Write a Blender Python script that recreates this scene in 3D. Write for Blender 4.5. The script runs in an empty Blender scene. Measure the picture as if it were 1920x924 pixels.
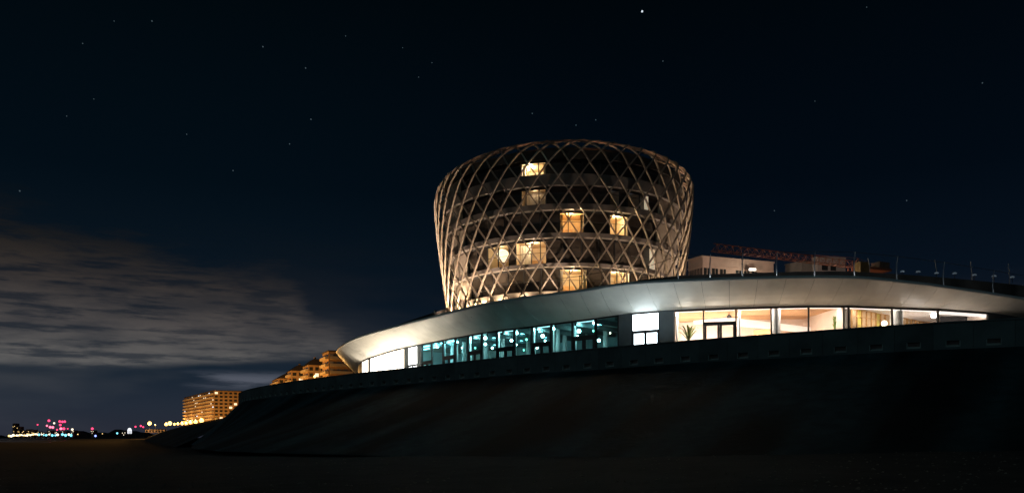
import bpy, math, random
from mathutils import Vector, Matrix, noise as mnoise
random.seed(7)
R = math.radians
PI = math.pi
EYE = 1.6                                   # camera height above the beach
F = 1500.0                                  # focal length in photo pixels
C = bpy.context.scene.collection

# ------------------------------------------------------------------ camera
cd = bpy.data.cameras.new('camera')
cam = bpy.data.objects.new('camera', cd)
C.objects.link(cam)
cam.location = (0, 0, EYE)
cam.rotation_euler = (R(90), 0, 0)
cd.sensor_width = 36
cd.lens = F / 1920 * 36
cd.shift_y = (820 - 462) / 1920
cd.clip_start = 0.5
cd.clip_end = 30000
bpy.context.scene.camera = cam

# ------------------------------------------------------------------ exposure
sc = bpy.context.scene
sc.view_settings.view_transform = 'Standard'
sc.view_settings.look = 'None'
sc.view_settings.gamma = 1
sc.view_settings.exposure = 0
sc.cycles.use_denoising = True
sc.cycles.max_bounces = 6
sc.cycles.transparent_max_bounces = 12
sc.cycles.sample_clamp_indirect = 4
sc.cycles.use_light_tree = True
sc.cycles.caustics_reflective = False
sc.cycles.caustics_refractive = False

# ------------------------------------------------------------------ world: night sky with a cloud bank
W = bpy.data.worlds.new('World')
sc.world = W
W.use_nodes = True
nt = W.node_tree
nt.nodes.clear()
N, L = nt.nodes, nt.links


def nd(tree, typ, **kw):
    n = tree.nodes.new(typ)
    for k, v in kw.items():
        setattr(n, k, v)
    return n


def mth(op, a, b=None, c=None, tree=None):
    t = tree or nt
    n = t.nodes.new('ShaderNodeMath')
    n.operation = op
    for i, v in enumerate((a, b, c)):
        if v is None:
            continue
        if isinstance(v, (int, float)):
            n.inputs[i].default_value = v
        else:
            t.links.new(v, n.inputs[i])
    return n.outputs[0]


def ramp(tree, fac, stops, interp='LINEAR'):
    n = tree.nodes.new('ShaderNodeValToRGB')
    n.color_ramp.interpolation = interp
    el = n.color_ramp.elements
    while len(el) > 1:
        el.remove(el[-1])
    el[0].position = stops[0][0]
    el[0].color = (*stops[0][1], 1) if hasattr(stops[0][1], '__len__') else (stops[0][1],) * 3 + (1,)
    for p, c in stops[1:]:
        e = el.new(p)
        e.color = (*c, 1) if hasattr(c, '__len__') else (c, c, c, 1)
    tree.links.new(fac, n.inputs[0])
    return n.outputs[0]


def smooth(tree, v, a, b):
    n = tree.nodes.new('ShaderNodeMapRange')
    n.interpolation_type = 'SMOOTHSTEP'
    tree.links.new(v, n.inputs[0])
    n.inputs[1].default_value = a
    n.inputs[2].default_value = b
    return n.outputs[0]


tc = N.new('ShaderNodeTexCoord')
sx = N.new('ShaderNodeSeparateXYZ')
L.new(tc.outputs['Generated'], sx.inputs[0])
az = mth('ARCTAN2', sx.outputs[0], sx.outputs[1])
el_ = mth('ARCSINE', sx.outputs[2])


def wnoise(kx, ky, scale, detail, rough, off=0.0):
    cx = N.new('ShaderNodeCombineXYZ')
    L.new(mth('MULTIPLY', az, kx), cx.inputs[0])
    L.new(mth('MULTIPLY', el_, ky), cx.inputs[1])
    cx.inputs[2].default_value = off
    n = N.new('ShaderNodeTexNoise')
    n.inputs['Scale'].default_value = scale
    n.inputs['Detail'].default_value = detail
    n.inputs['Roughness'].default_value = rough
    L.new(cx.outputs[0], n.inputs['Vector'])
    return n.outputs['Fac']


n_edge = wnoise(8, 36, 1.0, 6, .6, 1.3)
n_streak = wnoise(12, 105, 1.0, 6, .62, 4.1)
n_soft = wnoise(3.2, 14, 1.0, 4, .5, 8.7)
elp = mth('ADD', el_, mth('MULTIPLY', mth('SUBTRACT', n_edge, .5), .14))
azf = mth('ADD', mth('MULTIPLY', mth('ADD', az, R(35)), 1 / R(30)), mth('MULTIPLY', mth('SUBTRACT', n_streak, .5), .16))
KE = 1 / R(20)
up = ramp(nt, azf, [(0, 13.9 / 20), (.093, 13.8 / 20), (.32, 12.6 / 20), (.54, 11.2 / 20), (.655, 10.4 / 20), (.71, 8.6 / 20), (.78, 7.3 / 20), (.87, 6.0 / 20), (.95, 4.6 / 20)])
lo = ramp(nt, azf, [(0, 4.2 / 20), (.093, 4.3 / 20), (.3, 4.35 / 20), (.48, 4.8 / 20), (.66, 5.3 / 20), (.74, 5.5 / 20), (.85, 5.2 / 20), (1, 4.6 / 20)])
eln = mth('MULTIPLY', elp, KE)
d_up = mth('SUBTRACT', eln, up)
d_lo = mth('SUBTRACT', mth('MULTIPLY', mth('ADD', el_, mth('MULTIPLY', mth('SUBTRACT', n_soft, .5), .012)), KE), lo)
m1 = smooth(nt, d_up, .035, -.10)
m2 = smooth(nt, d_lo, -.008, .026)
streak = smooth(nt, n_streak, .36, .56)
bank = mth('MULTIPLY', mth('MULTIPLY', mth('MULTIPLY', m1, m2), mth('MULTIPLY_ADD', smooth(nt, n_edge, .32, .62), .5, .5)), mth('ADD', mth('MULTIPLY', streak, .72), .28))
# low thin wisp under the bank
w_el = mth('SUBTRACT', mth('MULTIPLY', el_, KE), 3.85 / 20)
w_m = mth('MULTIPLY', smooth(nt, mth('ABSOLUTE', w_el), .042, .004), smooth(nt, mth('ABSOLUTE', mth('SUBTRACT', azf, .585)), .17, .05))
wisp = mth('MULTIPLY', w_m, mth('ADD', mth('MULTIPLY', streak, .6), .25))
cl_col = ramp(nt, mth('MULTIPLY', el_, KE), [(0, (.06, .066, .085)), (.20, (.118, .117, .117)), (.26, (.110, .106, .104)), (.36, (.074, .067, .066)), (.5, (.037, .031, .029)), (.62, (.016, .0135, .011)), (.75, (.006, .006, .006)), (1, (.003, .004, .005))])
haze_m = mth('MULTIPLY', smooth(nt, n_soft, .42, .75), smooth(nt, mth('MULTIPLY', el_, KE), .85, .2))
base = ramp(nt, mth('MULTIPLY', el_, 1 / R(60)), [(0, (.021, .024, .037)), (.035, (.017, .024, .038)), (.075, (.0080, .0165, .029)), (.16, (.0032, .0082, .0156)), (.28, (.0009, .0042, .0081)), (.5, (.0003, .0021, .0033)), (.75, (.0002, .0009, .0012)), (1, (.0002, .0007, .001))])
east = smooth(nt, az, R(-22), R(12))
mixe = N.new('ShaderNodeMixRGB')
mixe.blend_type = 'MULTIPLY'
L.new(east, mixe.inputs[0])
L.new(base, mixe.inputs[1])
mixe.inputs[2].default_value = (.75, .72, .80, 1)
mixh = N.new('ShaderNodeMixRGB')
L.new(mth('MULTIPLY', haze_m, .30), mixh.inputs[0])
L.new(mixe.outputs[0], mixh.inputs[1])
L.new(cl_col, mixh.inputs[2])
mixc = N.new('ShaderNodeMixRGB')
L.new(bank, mixc.inputs[0])
L.new(mixh.outputs[0], mixc.inputs[1])
L.new(cl_col, mixc.inputs[2])
mixw = N.new('ShaderNodeMixRGB')
L.new(wisp, mixw.inputs[0])
L.new(mixc.outputs[0], mixw.inputs[1])
mixw.inputs[2].default_value = (.095, .105, .135, 1)
bg1 = N.new('ShaderNodeBackground')
L.new(mixw.outputs[0], bg1.inputs[0])
bg1.inputs[1].default_value = 1.0
sky = N.new('ShaderNodeTexSky')
sky.sky_type = 'NISHITA'
sky.sun_disc = False
sky.sun_elevation = R(-9)
sky.sun_rotation = R(200)
bg2 = N.new('ShaderNodeBackground')
L.new(sky.outputs[0], bg2.inputs[0])
bg2.inputs[1].default_value = 0.05
addw = N.new('ShaderNodeAddShader')
L.new(bg1.outputs[0], addw.inputs[0])
L.new(bg2.outputs[0], addw.inputs[1])
wo = N.new('ShaderNodeOutputWorld')
L.new(addw.outputs[0], wo.inputs[0])

# ------------------------------------------------------------------ moonlight
sun = bpy.data.lights.new('moonlight', 'SUN')
sun.energy = 0.06
sun.color = (.34, .88, 1.0)
sun.angle = R(.6)
so = bpy.data.objects.new('moonlight', sun)
C.objects.link(so)
so.rotation_euler = (R(58), 0, R(-28))


# ------------------------------------------------------------------ helpers
def P(px, py, d):
    """a point of the place at distance d, from where it stands in the photograph"""
    return Vector(((px - 960) / F * d, d, (820 - py) / F * d + EYE))


def cr(p0, p1, p2, p3, t):
    return tuple(.5 * ((2 * b) + (-a + c) * t + (2 * a - 5 * b + 4 * c - e) * t * t + (-a + 3 * b - 3 * c + e) * t ** 3)
                 for a, b, c, e in zip(p0, p1, p2, p3))


def spline(pts, u):
    n = len(pts)
    i = min(max(int(u), 0), n - 2)
    t = u - i
    a = pts[i - 1] if i > 0 else tuple(2 * x - y for x, y in zip(pts[0], pts[1]))
    e = pts[i + 2] if i + 2 < n else tuple(2 * x - y for x, y in zip(pts[-1], pts[-2]))
    return cr(a, pts[i], pts[i + 1], e, t)


LOC = {}


class MB:
    def __init__(self):
        self.v, self.f = [], []

    def add(self, vs, fs):
        o = len(self.v)
        self.v += [tuple(p) for p in vs]
        self.f += [tuple(i + o for i in f) for f in fs]
        return self

    def hexa(self, b, t):
        """b, t: four bottom and four top points in the same turning order"""
        return self.add(list(b) + list(t), [(3, 2, 1, 0), (4, 5, 6, 7), (0, 1, 5, 4), (1, 2, 6, 5), (2, 3, 7, 6), (3, 0, 4, 7)])

    def box(self, x0, x1, y0, y1, z0, z1):
        return self.hexa([(x0, y0, z0), (x1, y0, z0), (x1, y1, z0), (x0, y1, z0)], [(x0, y0, z1), (x1, y0, z1), (x1, y1, z1), (x0, y1, z1)])

    def wall(self, a, b, z0, z1, t0, t1, z1b=None, z0b=None):
        """box along the plan line a-b; t0..t1 is measured to the left of a->b"""
        a, b = Vector(a[:2]), Vector(b[:2])
        d = (b - a)
        n = Vector((-d.y, d.x)).normalized()
        if t0 > t1:
            t0, t1 = t1, t0
        z1b = z1 if z1b is None else z1b
        z0b = z0 if z0b is None else z0b
        q = [a + n * t0, b + n * t0, b + n * t1, a + n * t1]
        zb, zt = (z0, z0b, z0b, z0), (z1, z1b, z1b, z1)
        return self.hexa([(p.x, p.y, z) for p, z in zip(q, zb)], [(p.x, p.y, z) for p, z in zip(q, zt)])

    def tube(self, pts, r, n=6, r2=None, cap=True):
        pts = [Vector(p) for p in pts]
        m = len(pts)
        o = len(self.v)
        up = Vector((0, 0, 1))
        for i, p in enumerate(pts):
            t = (pts[min(i + 1, m - 1)] - pts[max(i - 1, 0)]).normalized()
            ref = up if abs(t.z) < .95 else Vector((0, 1, 0))
            a = t.cross(ref).normalized()
            b = a.cross(t)
            rr = r if r2 is None else r + (r2 - r) * i / (m - 1)
            for k in range(n):
                w = 2 * PI * k / n
                self.v.append(tuple(p + a * math.cos(w) * rr + b * math.sin(w) * rr))
        for i in range(m - 1):
            for k in range(n):
                k2 = (k + 1) % n
                self.f.append((o + i * n + k, o + i * n + k2, o + (i + 1) * n + k2, o + (i + 1) * n + k))
        if cap:
            self.f.append(tuple(o + k for k in range(n))[::-1])
            self.f.append(tuple(o + (m - 1) * n + k for k in range(n)))
        return self

    def lathe(self, prof, c=(0, 0, 0), n=16, a0=0, a1=2 * PI):
        o = len(self.v)
        full = abs(a1 - a0 - 2 * PI) < 1e-6
        k1 = n if full else n + 1
        for r, z in prof:
            for k in range(k1):
                w = a0 + (a1 - a0) * k / n
                self.v.append((c[0] + r * math.sin(w), c[1] - r * math.cos(w), c[2] + z))
        for i in range(len(prof) - 1):
            for k in range(n):
                k2 = (k + 1) % k1
                self.f.append((o + i * k1 + k, o + i * k1 + k2, o + (i + 1) * k1 + k2, o + (i + 1) * k1 + k))
        return self

    def ball(self, c, r, n=10, m=6, sz=1.0):
        return self.lathe([(max(1e-4, r * math.sin(PI * i / m)), -r * sz * math.cos(PI * i / m)) for i in range(m + 1)], c, n)

    def ring(self, c, r0, r1, z0, z1, a0, a1, n):
        """solid ring sector"""
        for k in range(n):
            wa, wb = a0 + (a1 - a0) * k / n, a0 + (a1 - a0) * (k + 1) / n
            q = [(c[0] + r * math.sin(w), c[1] - r * math.cos(w)) for r, w in ((r1, wa), (r1, wb), (r0, wb), (r0, wa))]
            self.hexa([(x, y, z0) for x, y in q], [(x, y, z1) for x, y in q])
        return self

    def build(self, name, m=None, parent=None, kind=None, smooth=False, local=False, label=None):
        me = bpy.data.meshes.new(name)
        off = Vector((0, 0, 0))
        if parent is not None and not local:
            off = LOC.get(parent.name, off)
        me.from_pydata([tuple(Vector(p) - off) for p in self.v], [], self.f)
        me.update()
        if m is not None:
            me.materials.append(m)
        if smooth:
            for p in me.polygons:
                p.use_smooth = True
        o = bpy.data.objects.new(name, me)
        C.objects.link(o)
        if parent is not None:
            o.parent = parent
            LOC[o.name] = off.copy()
        if kind:
            o['kind'] = kind
        if label:
            o['label'] = label
        return o


def thing(name, label, cat, loc=(0, 0, 0), rz=0, group=None):
    o = bpy.data.objects.new(name, None)
    o.empty_display_size = .3
    C.objects.link(o)
    o.location = loc
    o.rotation_euler = (0, 0, rz)
    o['label'] = label
    o['category'] = cat
    if group:
        o['group'] = group
    LOC[o.name] = Vector(loc)
    return o


def copy_tree(o, parent=None):
    c = o.copy()
    C.objects.link(c)
    if parent is not None:
        c.parent = parent
    for ch in o.children:
        copy_tree(ch, c)
    return c


def copy_at(o, loc, rz, label, scale=None):
    c = copy_tree(o)
    c.location = loc
    c.rotation_euler = (0, 0, rz)
    c['label'] = label
    if scale:
        c.scale = scale
    return c


ORD = ['first', 'second', 'third', 'fourth', 'fifth', 'sixth', 'seventh', 'eighth', 'ninth', 'tenth', 'eleventh', 'twelfth',
       'thirteenth', 'fourteenth', 'fifteenth', 'sixteenth', 'seventeenth', 'eighteenth', 'nineteenth', 'twentieth',
       'twenty first', 'twenty second', 'twenty third', 'twenty fourth', 'twenty fifth', 'twenty sixth', 'twenty seventh', 'twenty eighth']


def lamp(name, loc, power, color, size=.15, parent=None, spot=None, aim=None):
    l = bpy.data.lights.new(name, 'SPOT' if spot else 'POINT')
    l.energy = power
    l.color = color
    l.shadow_soft_size = size
    if spot:
        l.spot_size = spot
        l.spot_blend = .7
    o = bpy.data.objects.new(name, l)
    C.objects.link(o)
    o.location = loc
    if aim is not None:
        o.rotation_euler = (Vector(aim) - Vector(loc)).to_track_quat('-Z', 'Y').to_euler()
    if parent is not None:
        o.parent = parent
        o.location = Vector(loc) - LOC.get(parent.name, Vector((0, 0, 0)))
    return o


# ------------------------------------------------------------------ materials
def mat(name, col, rough=.6, metal=0.0, var=.25, scale=1.5, bump=0.0, bscale=None, stretch=(1, 1, 1), spec=.4, coat=0):
    m = bpy.data.materials.new(name)
    m.use_nodes = True
    t = m.node_tree
    b = t.nodes['Principled BSDF']
    b.inputs['Roughness'].default_value = rough
    b.inputs['Metallic'].default_value = metal
    b.inputs['Specular IOR Level'].default_value = spec
    b.inputs['Coat Weight'].default_value = coat
    tcn = t.nodes.new('ShaderNodeTexCoord')
    mp = t.nodes.new('ShaderNodeMapping')
    mp.inputs['Scale'].default_value = stretch
    t.links.new(tcn.outputs['Object'], mp.inputs[0])
    n = t.nodes.new('ShaderNodeTexNoise')
    n.inputs['Scale'].default_value = scale
    n.inputs['Detail'].default_value = 5
    n.inputs['Roughness'].default_value = .6
    t.links.new(mp.outputs[0], n.inputs['Vector'])
    oi = t.nodes.new('ShaderNodeObjectInfo')
    f = mth('ADD', n.outputs['Fac'], mth('MULTIPLY', mth('SUBTRACT', oi.outputs['Random'], .5, tree=t), .35 * min(1, var * 2), tree=t), tree=t)
    lo_ = tuple(c * (1 - var) for c in col)
    hi_ = tuple(min(1, c * (1 + var)) for c in col)
    c = ramp(t, f, [(.3, lo_), (.7, hi_)])
    t.links.new(c, b.inputs['Base Color'])
    if bump:
        n2 = t.nodes.new('ShaderNodeTexNoise')
        n2.inputs['Scale'].default_value = bscale or scale * 6
        n2.inputs['Detail'].default_value = 6
        t.links.new(tcn.outputs['Object'], n2.inputs['Vector'])
        bp = t.nodes.new('ShaderNodeBump')
        bp.inputs['Strength'].default_value = bump
        bp.inputs['Distance'].default_value = .05
        t.links.new(n2.outputs['Fac'], bp.inputs['Height'])
        t.links.new(bp.outputs[0], b.inputs['Normal'])
    return m


def emat(name, col, strength, sampled=True, var=0.0, scale=1.0, stretch=(1, 1, 1)):
    m = bpy.data.materials.new(name)
    m.use_nodes = True
    t = m.node_tree
    b = t.nodes['Principled BSDF']
    b.inputs['Base Color'].default_value = (*[min(.8, c * .8) for c in col], 1)
    b.inputs['Roughness'].default_value = .4
    b.inputs['Emission Color'].default_value = (*col, 1)
    b.inputs['Emission Strength'].default_value = strength
    if var:
        tcn = t.nodes.new('ShaderNodeTexCoord')
        mp = t.nodes.new('ShaderNodeMapping')
        mp.inputs['Scale'].default_value = stretch
        t.links.new(tcn.outputs['Object'], mp.inputs[0])
        n = t.nodes.new('ShaderNodeTexNoise')
        n.inputs['Scale'].default_value = scale
        t.links.new(mp.outputs[0], n.inputs['Vector'])
        mr = t.nodes.new('ShaderNodeMapRange')
        t.links.new(n.outputs['Fac'], mr.inputs[0])
        mr.inputs[1].default_value = .3
        mr.inputs[2].default_value = .7
        mr.inputs[3].default_value = strength * (1 - var)
        mr.inputs[4].default_value = strength * (1 + var)
        t.links.new(mr.outputs[0], b.inputs['Emission Strength'])
    if not sampled:
        m.cycles.emission_sampling = 'NONE'
    return m


def glassmat(name, tint, refl=.9, rough=.02):
    m = bpy.data.materials.new(name)
    m.use_nodes = True
    t = m.node_tree
    t.nodes.clear()
    tr = t.nodes.new('ShaderNodeBsdfTransparent')
    tr.inputs[0].default_value = (*tint, 1)
    gl = t.nodes.new('ShaderNodeBsdfGlossy')
    gl.inputs['Roughness'].default_value = rough
    gl.inputs[0].default_value = (refl, refl, refl, 1)
    fr = t.nodes.new('ShaderNodeFresnel')
    fr.inputs[0].default_value = 1.45
    mx = t.nodes.new('ShaderNodeMixShader')
    ge = t.nodes.new('ShaderNodeNewGeometry')
    t.links.new(mth('MULTIPLY', fr.outputs[0], mth('SUBTRACT', 1.0, ge.outputs['Backfacing'], tree=t), tree=t), mx.inputs[0])
    t.links.new(tr.outputs[0], mx.inputs[1])
    t.links.new(gl.outputs[0], mx.inputs[2])
    o = t.nodes.new('ShaderNodeOutputMaterial')
    t.links.new(mx.outputs[0], o.inputs[0])
    return m


M = {}
M['concrete'] = mat('weathered_concrete', (.15, .155, .15), .85, var=.3, scale=.5, bump=.25, bscale=5)
M['lit_reveal_concrete'] = mat('lit_reveal_concrete', (.50, .47, .43), .8, var=.2, scale=.8)  # paler lining puts the lit look of the slot reveals into colour
M['white_panel'] = mat('white_coated_panel', (.76, .73, .67), .42, var=.11, scale=.5, bump=.08, bscale=1.2, spec=.45)
M['white_trim'] = mat('white_trim', (.8, .8, .78), .4, var=.05)
M['dark_metal'] = mat('dark_metal', (.028, .028, .03), .45, var=.3, spec=.5)
M['slate_cladding'] = mat('slate_blue_cladding', (.10, .12, .13), .55, var=.2, scale=.8)
M['dark_roof'] = mat('dark_roof_membrane', (.06, .052, .045), .85, var=.35, scale=.6, bump=.3)
M['bronze'] = mat('bronze_painted_steel', (.36, .29, .225), .42, metal=.25, var=.18, scale=2.5, spec=.5)
M['slab_band'] = mat('taupe_slab_band', (.20, .17, .15), .6, var=.15, scale=.8)
M['beige_panel'] = mat('beige_wall_panel', (.44, .36, .28), .65, var=.15, scale=.7)
M['dark_glass'] = mat('dark_unlit_glass', (.07, .055, .043), .24, var=.4, scale=.3, spec=.6)
M['glass'] = glassmat('clear_glazing', (.93, .95, .95))
M['teal_glass'] = glassmat('teal_glazing', (.72, .93, .93))
M['room_wall'] = mat('warm_room_wall', (.72, .56, .36), .7, var=.12, scale=1)
M['room_orange'] = mat('orange_room_wall', (.70, .50, .27), .7, var=.12, scale=1)
M['curtain'] = mat('cream_curtain', (.7, .62, .5), .85, var=.2, scale=5, stretch=(3, 3, .2))
M['post'] = mat('brushed_steel', (.55, .57, .58), .3, metal=.7, var=.1)
M['cable'] = mat('dark_cable', (.05, .045, .04), .5)
M['core'] = mat('dark_core', (.05, .045, .04), .8)
M['terrace'] = mat('terrace_paving', (.2, .2, .2), .8, var=.2, scale=.7, bump=.2)
M['town_ground'] = mat('promenade_paving', (.12, .11, .10), .8, var=.25, scale=.2)
M['lens_warm'] = emat('warm_lens', (1, .72, .38), 14)
# backlit things
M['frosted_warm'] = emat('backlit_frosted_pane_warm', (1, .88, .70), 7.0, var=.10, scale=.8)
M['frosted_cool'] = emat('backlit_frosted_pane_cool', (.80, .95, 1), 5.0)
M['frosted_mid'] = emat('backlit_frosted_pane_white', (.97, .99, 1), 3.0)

# ------------------------------------------------------------------ beach, sea, dike
WALL = [(46, 43.4), (38.6, 46.6), (31.6, 50.2), (27.4, 52.2), (23.1, 54.9), (18.8, 57.9), (12.7, 62.4), (6.9, 67.2), (.4, 73.2), (-4.4, 78.3),
        (-11.6, 86.2), (-18, 92.8), (-27.6, 104.4), (-36.2, 116.4), (-43.4, 129), (-48.4, 142), (-50.5, 156), (-50, 170)]


def resample(pts, step):
    fine = []
    for i in range((len(pts) - 1) * 40 + 1):
        fine.append(Vector(spline(pts, i / 40)))
    out, acc = [fine[0]], 0.0
    for a, b in zip(fine, fine[1:]):
        seg = (b - a).length
        while acc + seg >= step:
            t = (step - acc) / seg
            a = a + (b - a) * t
            out.append(a.copy())
            seg = (b - a).length
            acc = 0.0
        acc += seg
    return out


wl = resample(WALL, 2.28)                   # one joint every 2.28 m
WT, WB = 7.5 + EYE, 5.72 + EYE
NW = len(wl)


def outn(pts, i):
    """plan normal on the sea side (right to left order of the curve)"""
    a, b = pts[max(i - 1, 0)], pts[min(i + 1, len(pts) - 1)]
    d = (b - a).normalized()
    return Vector((d.y, -d.x)) * (1 if Vector((d.y, -d.x)).dot(Vector((-.5, -.8))) > 0 or i > len(pts) - 12 else -1)


ns = [outn(wl, i) for i in range(NW)]
# slope: from the wall foot down under the sand
sm = MB()
rows = 13
for i in range(NW):
    for j in range(rows):
        t = j / (rows - 1)
        run = (22 - 14.5 * min(1, max(0, (i - 30) / 22))) * t
        p = wl[i] + ns[i] * (run + .02)
        z = WB - 6.9 * t - .25 * math.sin(PI * t)
        z += .09 * mnoise.noise(Vector((i * .23, t * 2.2, 3.1)))
        sm.v.append((p.x, p.y, z))
for i in range(NW - 1):
    for j in range(rows - 1):
        a = i * rows + j
        sm.f.append((a, a + rows, a + rows + 1, a + 1))
# slope material: dark concrete with long darker and paler streaks running down
m = mat('streaked_asphalt_slope', (.030, .060, .068), .8, var=.4, scale=.9, bump=.7, bscale=2.2)
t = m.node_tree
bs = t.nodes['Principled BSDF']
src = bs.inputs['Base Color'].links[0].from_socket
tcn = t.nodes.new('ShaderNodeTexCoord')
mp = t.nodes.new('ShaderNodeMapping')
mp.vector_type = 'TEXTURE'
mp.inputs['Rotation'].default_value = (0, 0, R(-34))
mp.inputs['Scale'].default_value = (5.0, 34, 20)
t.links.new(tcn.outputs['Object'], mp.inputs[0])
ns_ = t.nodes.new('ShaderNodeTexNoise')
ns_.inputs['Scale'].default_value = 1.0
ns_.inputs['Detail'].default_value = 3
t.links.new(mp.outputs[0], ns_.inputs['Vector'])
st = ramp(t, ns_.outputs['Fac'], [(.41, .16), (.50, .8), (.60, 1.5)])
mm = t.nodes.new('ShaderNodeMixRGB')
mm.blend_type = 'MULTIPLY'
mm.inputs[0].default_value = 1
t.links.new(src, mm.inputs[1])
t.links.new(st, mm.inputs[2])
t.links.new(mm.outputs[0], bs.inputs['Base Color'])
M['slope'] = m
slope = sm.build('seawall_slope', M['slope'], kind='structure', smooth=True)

# dike wall with scuppers
dike = thing('dike_wall', 'curved dark concrete sea wall with a row of small rectangular drain slots below the terrace', 'sea wall', (wl[20].x, wl[20].y, WB))
SZ0, SZ1 = 5.86 + EYE, 6.27 + EYE
cap = MB()
for i in range(NW - 1):
    a, b = wl[i], wl[i + 1]
    d = (b - a).normalized()
    sgn = 1 if Vector((-d.y, d.x)).dot(ns[i]) < 0 else -1   # wall() measures to the left; inward is away from the sea
    g = .008
    a2, b2 = a + d * g, b - d * g
    s0, s1 = a + d * .72, a + d * 1.56
    T = .55 * sgn
    pm = MB()
    pm.wall(a2, b2, WB - .3, SZ0, 0, T)
    pm.wall(a2, b2, SZ1, WT - .1, 0, T)
    pm.wall(a2, s0, SZ0, SZ1, 0, T)
    pm.wall(s1, b2, SZ0, SZ1, 0, T)
    pm.build('wall_panel', M['concrete'], dike)
    sl = MB()
    sl.wall(s0, s1, SZ0 + .002, SZ1 - .002, .40 * sgn, .52 * sgn)
    sl.wall(s0 + d * .002, s0 + d * .05, SZ0 + .002, SZ1 - .002, .02 * sgn, .40 * sgn)
    sl.wall(s1 - d * .05, s1 - d * .002, SZ0 + .002, SZ1 - .002, .02 * sgn, .40 * sgn)
    sl.wall(s0 + d * .05, s1 - d * .05, SZ0 + .002, SZ0 + .04, .01 * sgn, .40 * sgn)
    sl.build('drain_slot', M['lit_reveal_concrete'], dike)
for i in range(NW - 1):
    d = (wl[i + 1] - wl[i]).normalized()
    sgn = 1 if Vector((-d.y, d.x)).dot(ns[i]) < 0 else -1
    cm = MB().wall(wl[i] + d * .01, wl[i + 1] - d * .01, WT - .097, WT, -.06 * sgn, .62 * sgn)
    cm.build('coping_stone', M['concrete'], dike)

# terrace level behind the wall
TZ = 7.2 + EYE
tm = MB()
front = [wl[i] - ns[i] * .53 for i in range(NW)]
back = [(95, 60), (130, 90), (130, 260), (-20, 260), (-46, 190)]
loop = [(p.x, p.y, TZ) for p in front] + [(x, y, TZ) for x, y in reversed(back)]
tm.add(loop, [tuple(range(len(loop)))])
terrace = tm.build('terrace', M['terrace'], kind='structure')

# far dike and promenade
pm = MB()
far = [(-41, 141), (-143, 350), (-212, 500), (-350, 800), (-560, 1260)]
for i in range(len(far) - 1):
    (x0, y0), (x1, y1) = far[i], far[i + 1]
    z = 5.4 + EYE
    pm.add([(x0, y0, z), (x1, y1, z), (x1 + 700, y1 + 150, z), (x0 + 400, y0 + 60, z)], [(0, 1, 2, 3)])
pm.build('promenade', M['town_ground'], kind='structure')
fm = MB()
for i, (x, y) in enumerate(far):
    fm.v += [(x, y, 5.4 + EYE), (x - 5, y - 3, 3.6 + EYE), (x - 16, y - 9, -.6)]
for i in range(len(far) - 1):
    a = i * 3
    fm.f += [(a, a + 1, a + 4, a + 3), (a + 1, a + 2, a + 5, a + 4)]
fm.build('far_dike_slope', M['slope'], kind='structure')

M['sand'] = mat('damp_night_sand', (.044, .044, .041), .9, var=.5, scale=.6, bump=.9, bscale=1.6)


def sand_z(x, y):
    z = min(max(.03 * x + .012 * y, 0), 1.25)
    near = max(0, 1 - (abs(x) + y) / 260)
    if near > 0:
        z += near * (.10 * mnoise.noise(Vector((x * .11, y * .16, 0))) + .05 * mnoise.noise(Vector((x * .5, y * .6, 4))))
    return z


xs = [-9000, -4000, -1800, -800, -400, -220, -140, -95] + [-70 + k * 1.5 for k in range(94)] + [85, 120, 200, 400, 900, 2500, 9000]
ys = [-300, -80, -20, 0] + [8 + k * 1.3 for k in range(66)] + [105, 130, 180, 260, 420, 800, 1600, 4000, 14000]
gm = MB()
for y in ys:
    for x in xs:
        gm.v.append((x, y, sand_z(x, y)))
nx = len(xs)
for j in range(len(ys) - 1):
    for i in range(nx - 1):
        a = j * nx + i
        gm.f.append((a, a + 1, a + nx + 1, a + nx))
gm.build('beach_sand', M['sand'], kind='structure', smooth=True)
# loose shells and stones on the sand
sh = MB()
for k in range(1500):
    d = 17 + 34 * random.random() ** 1.3
    x = random.uniform(-.66, .66) * d
    z = sand_z(x, d)
    r = random.uniform(.012, .05)
    q = [(x - r * 1.4, d, z), (x, d - r, z), (x + r * 1.3, d + r * .2, z), (x, d + r, z), (x + r * .2, d, z + r * .9)]
    sh.add(q, [(0, 1, 4), (1, 2, 4), (2, 3, 4), (3, 0, 4)])
sh.build('beach_shells', mat('shell_fragments', (.34, .31, .27), .6, var=.5, scale=9), kind='stuff')
# the sea, far left
M['sea'] = mat('dark_sea', (.01, .014, .018), .16, var=.3, scale=.05, bump=.35, bscale=.25, spec=.5)
se = MB().add([(-9000, 260, .05), (-150, 260, .05), (-480, 900, .05), (-1000, 1900, .05), (-1500, 2700, .05), (-9000, 2700, .05)], [(0, 1, 2, 3, 4, 5)])
se.build('sea', M['sea'], kind='structure')

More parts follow.
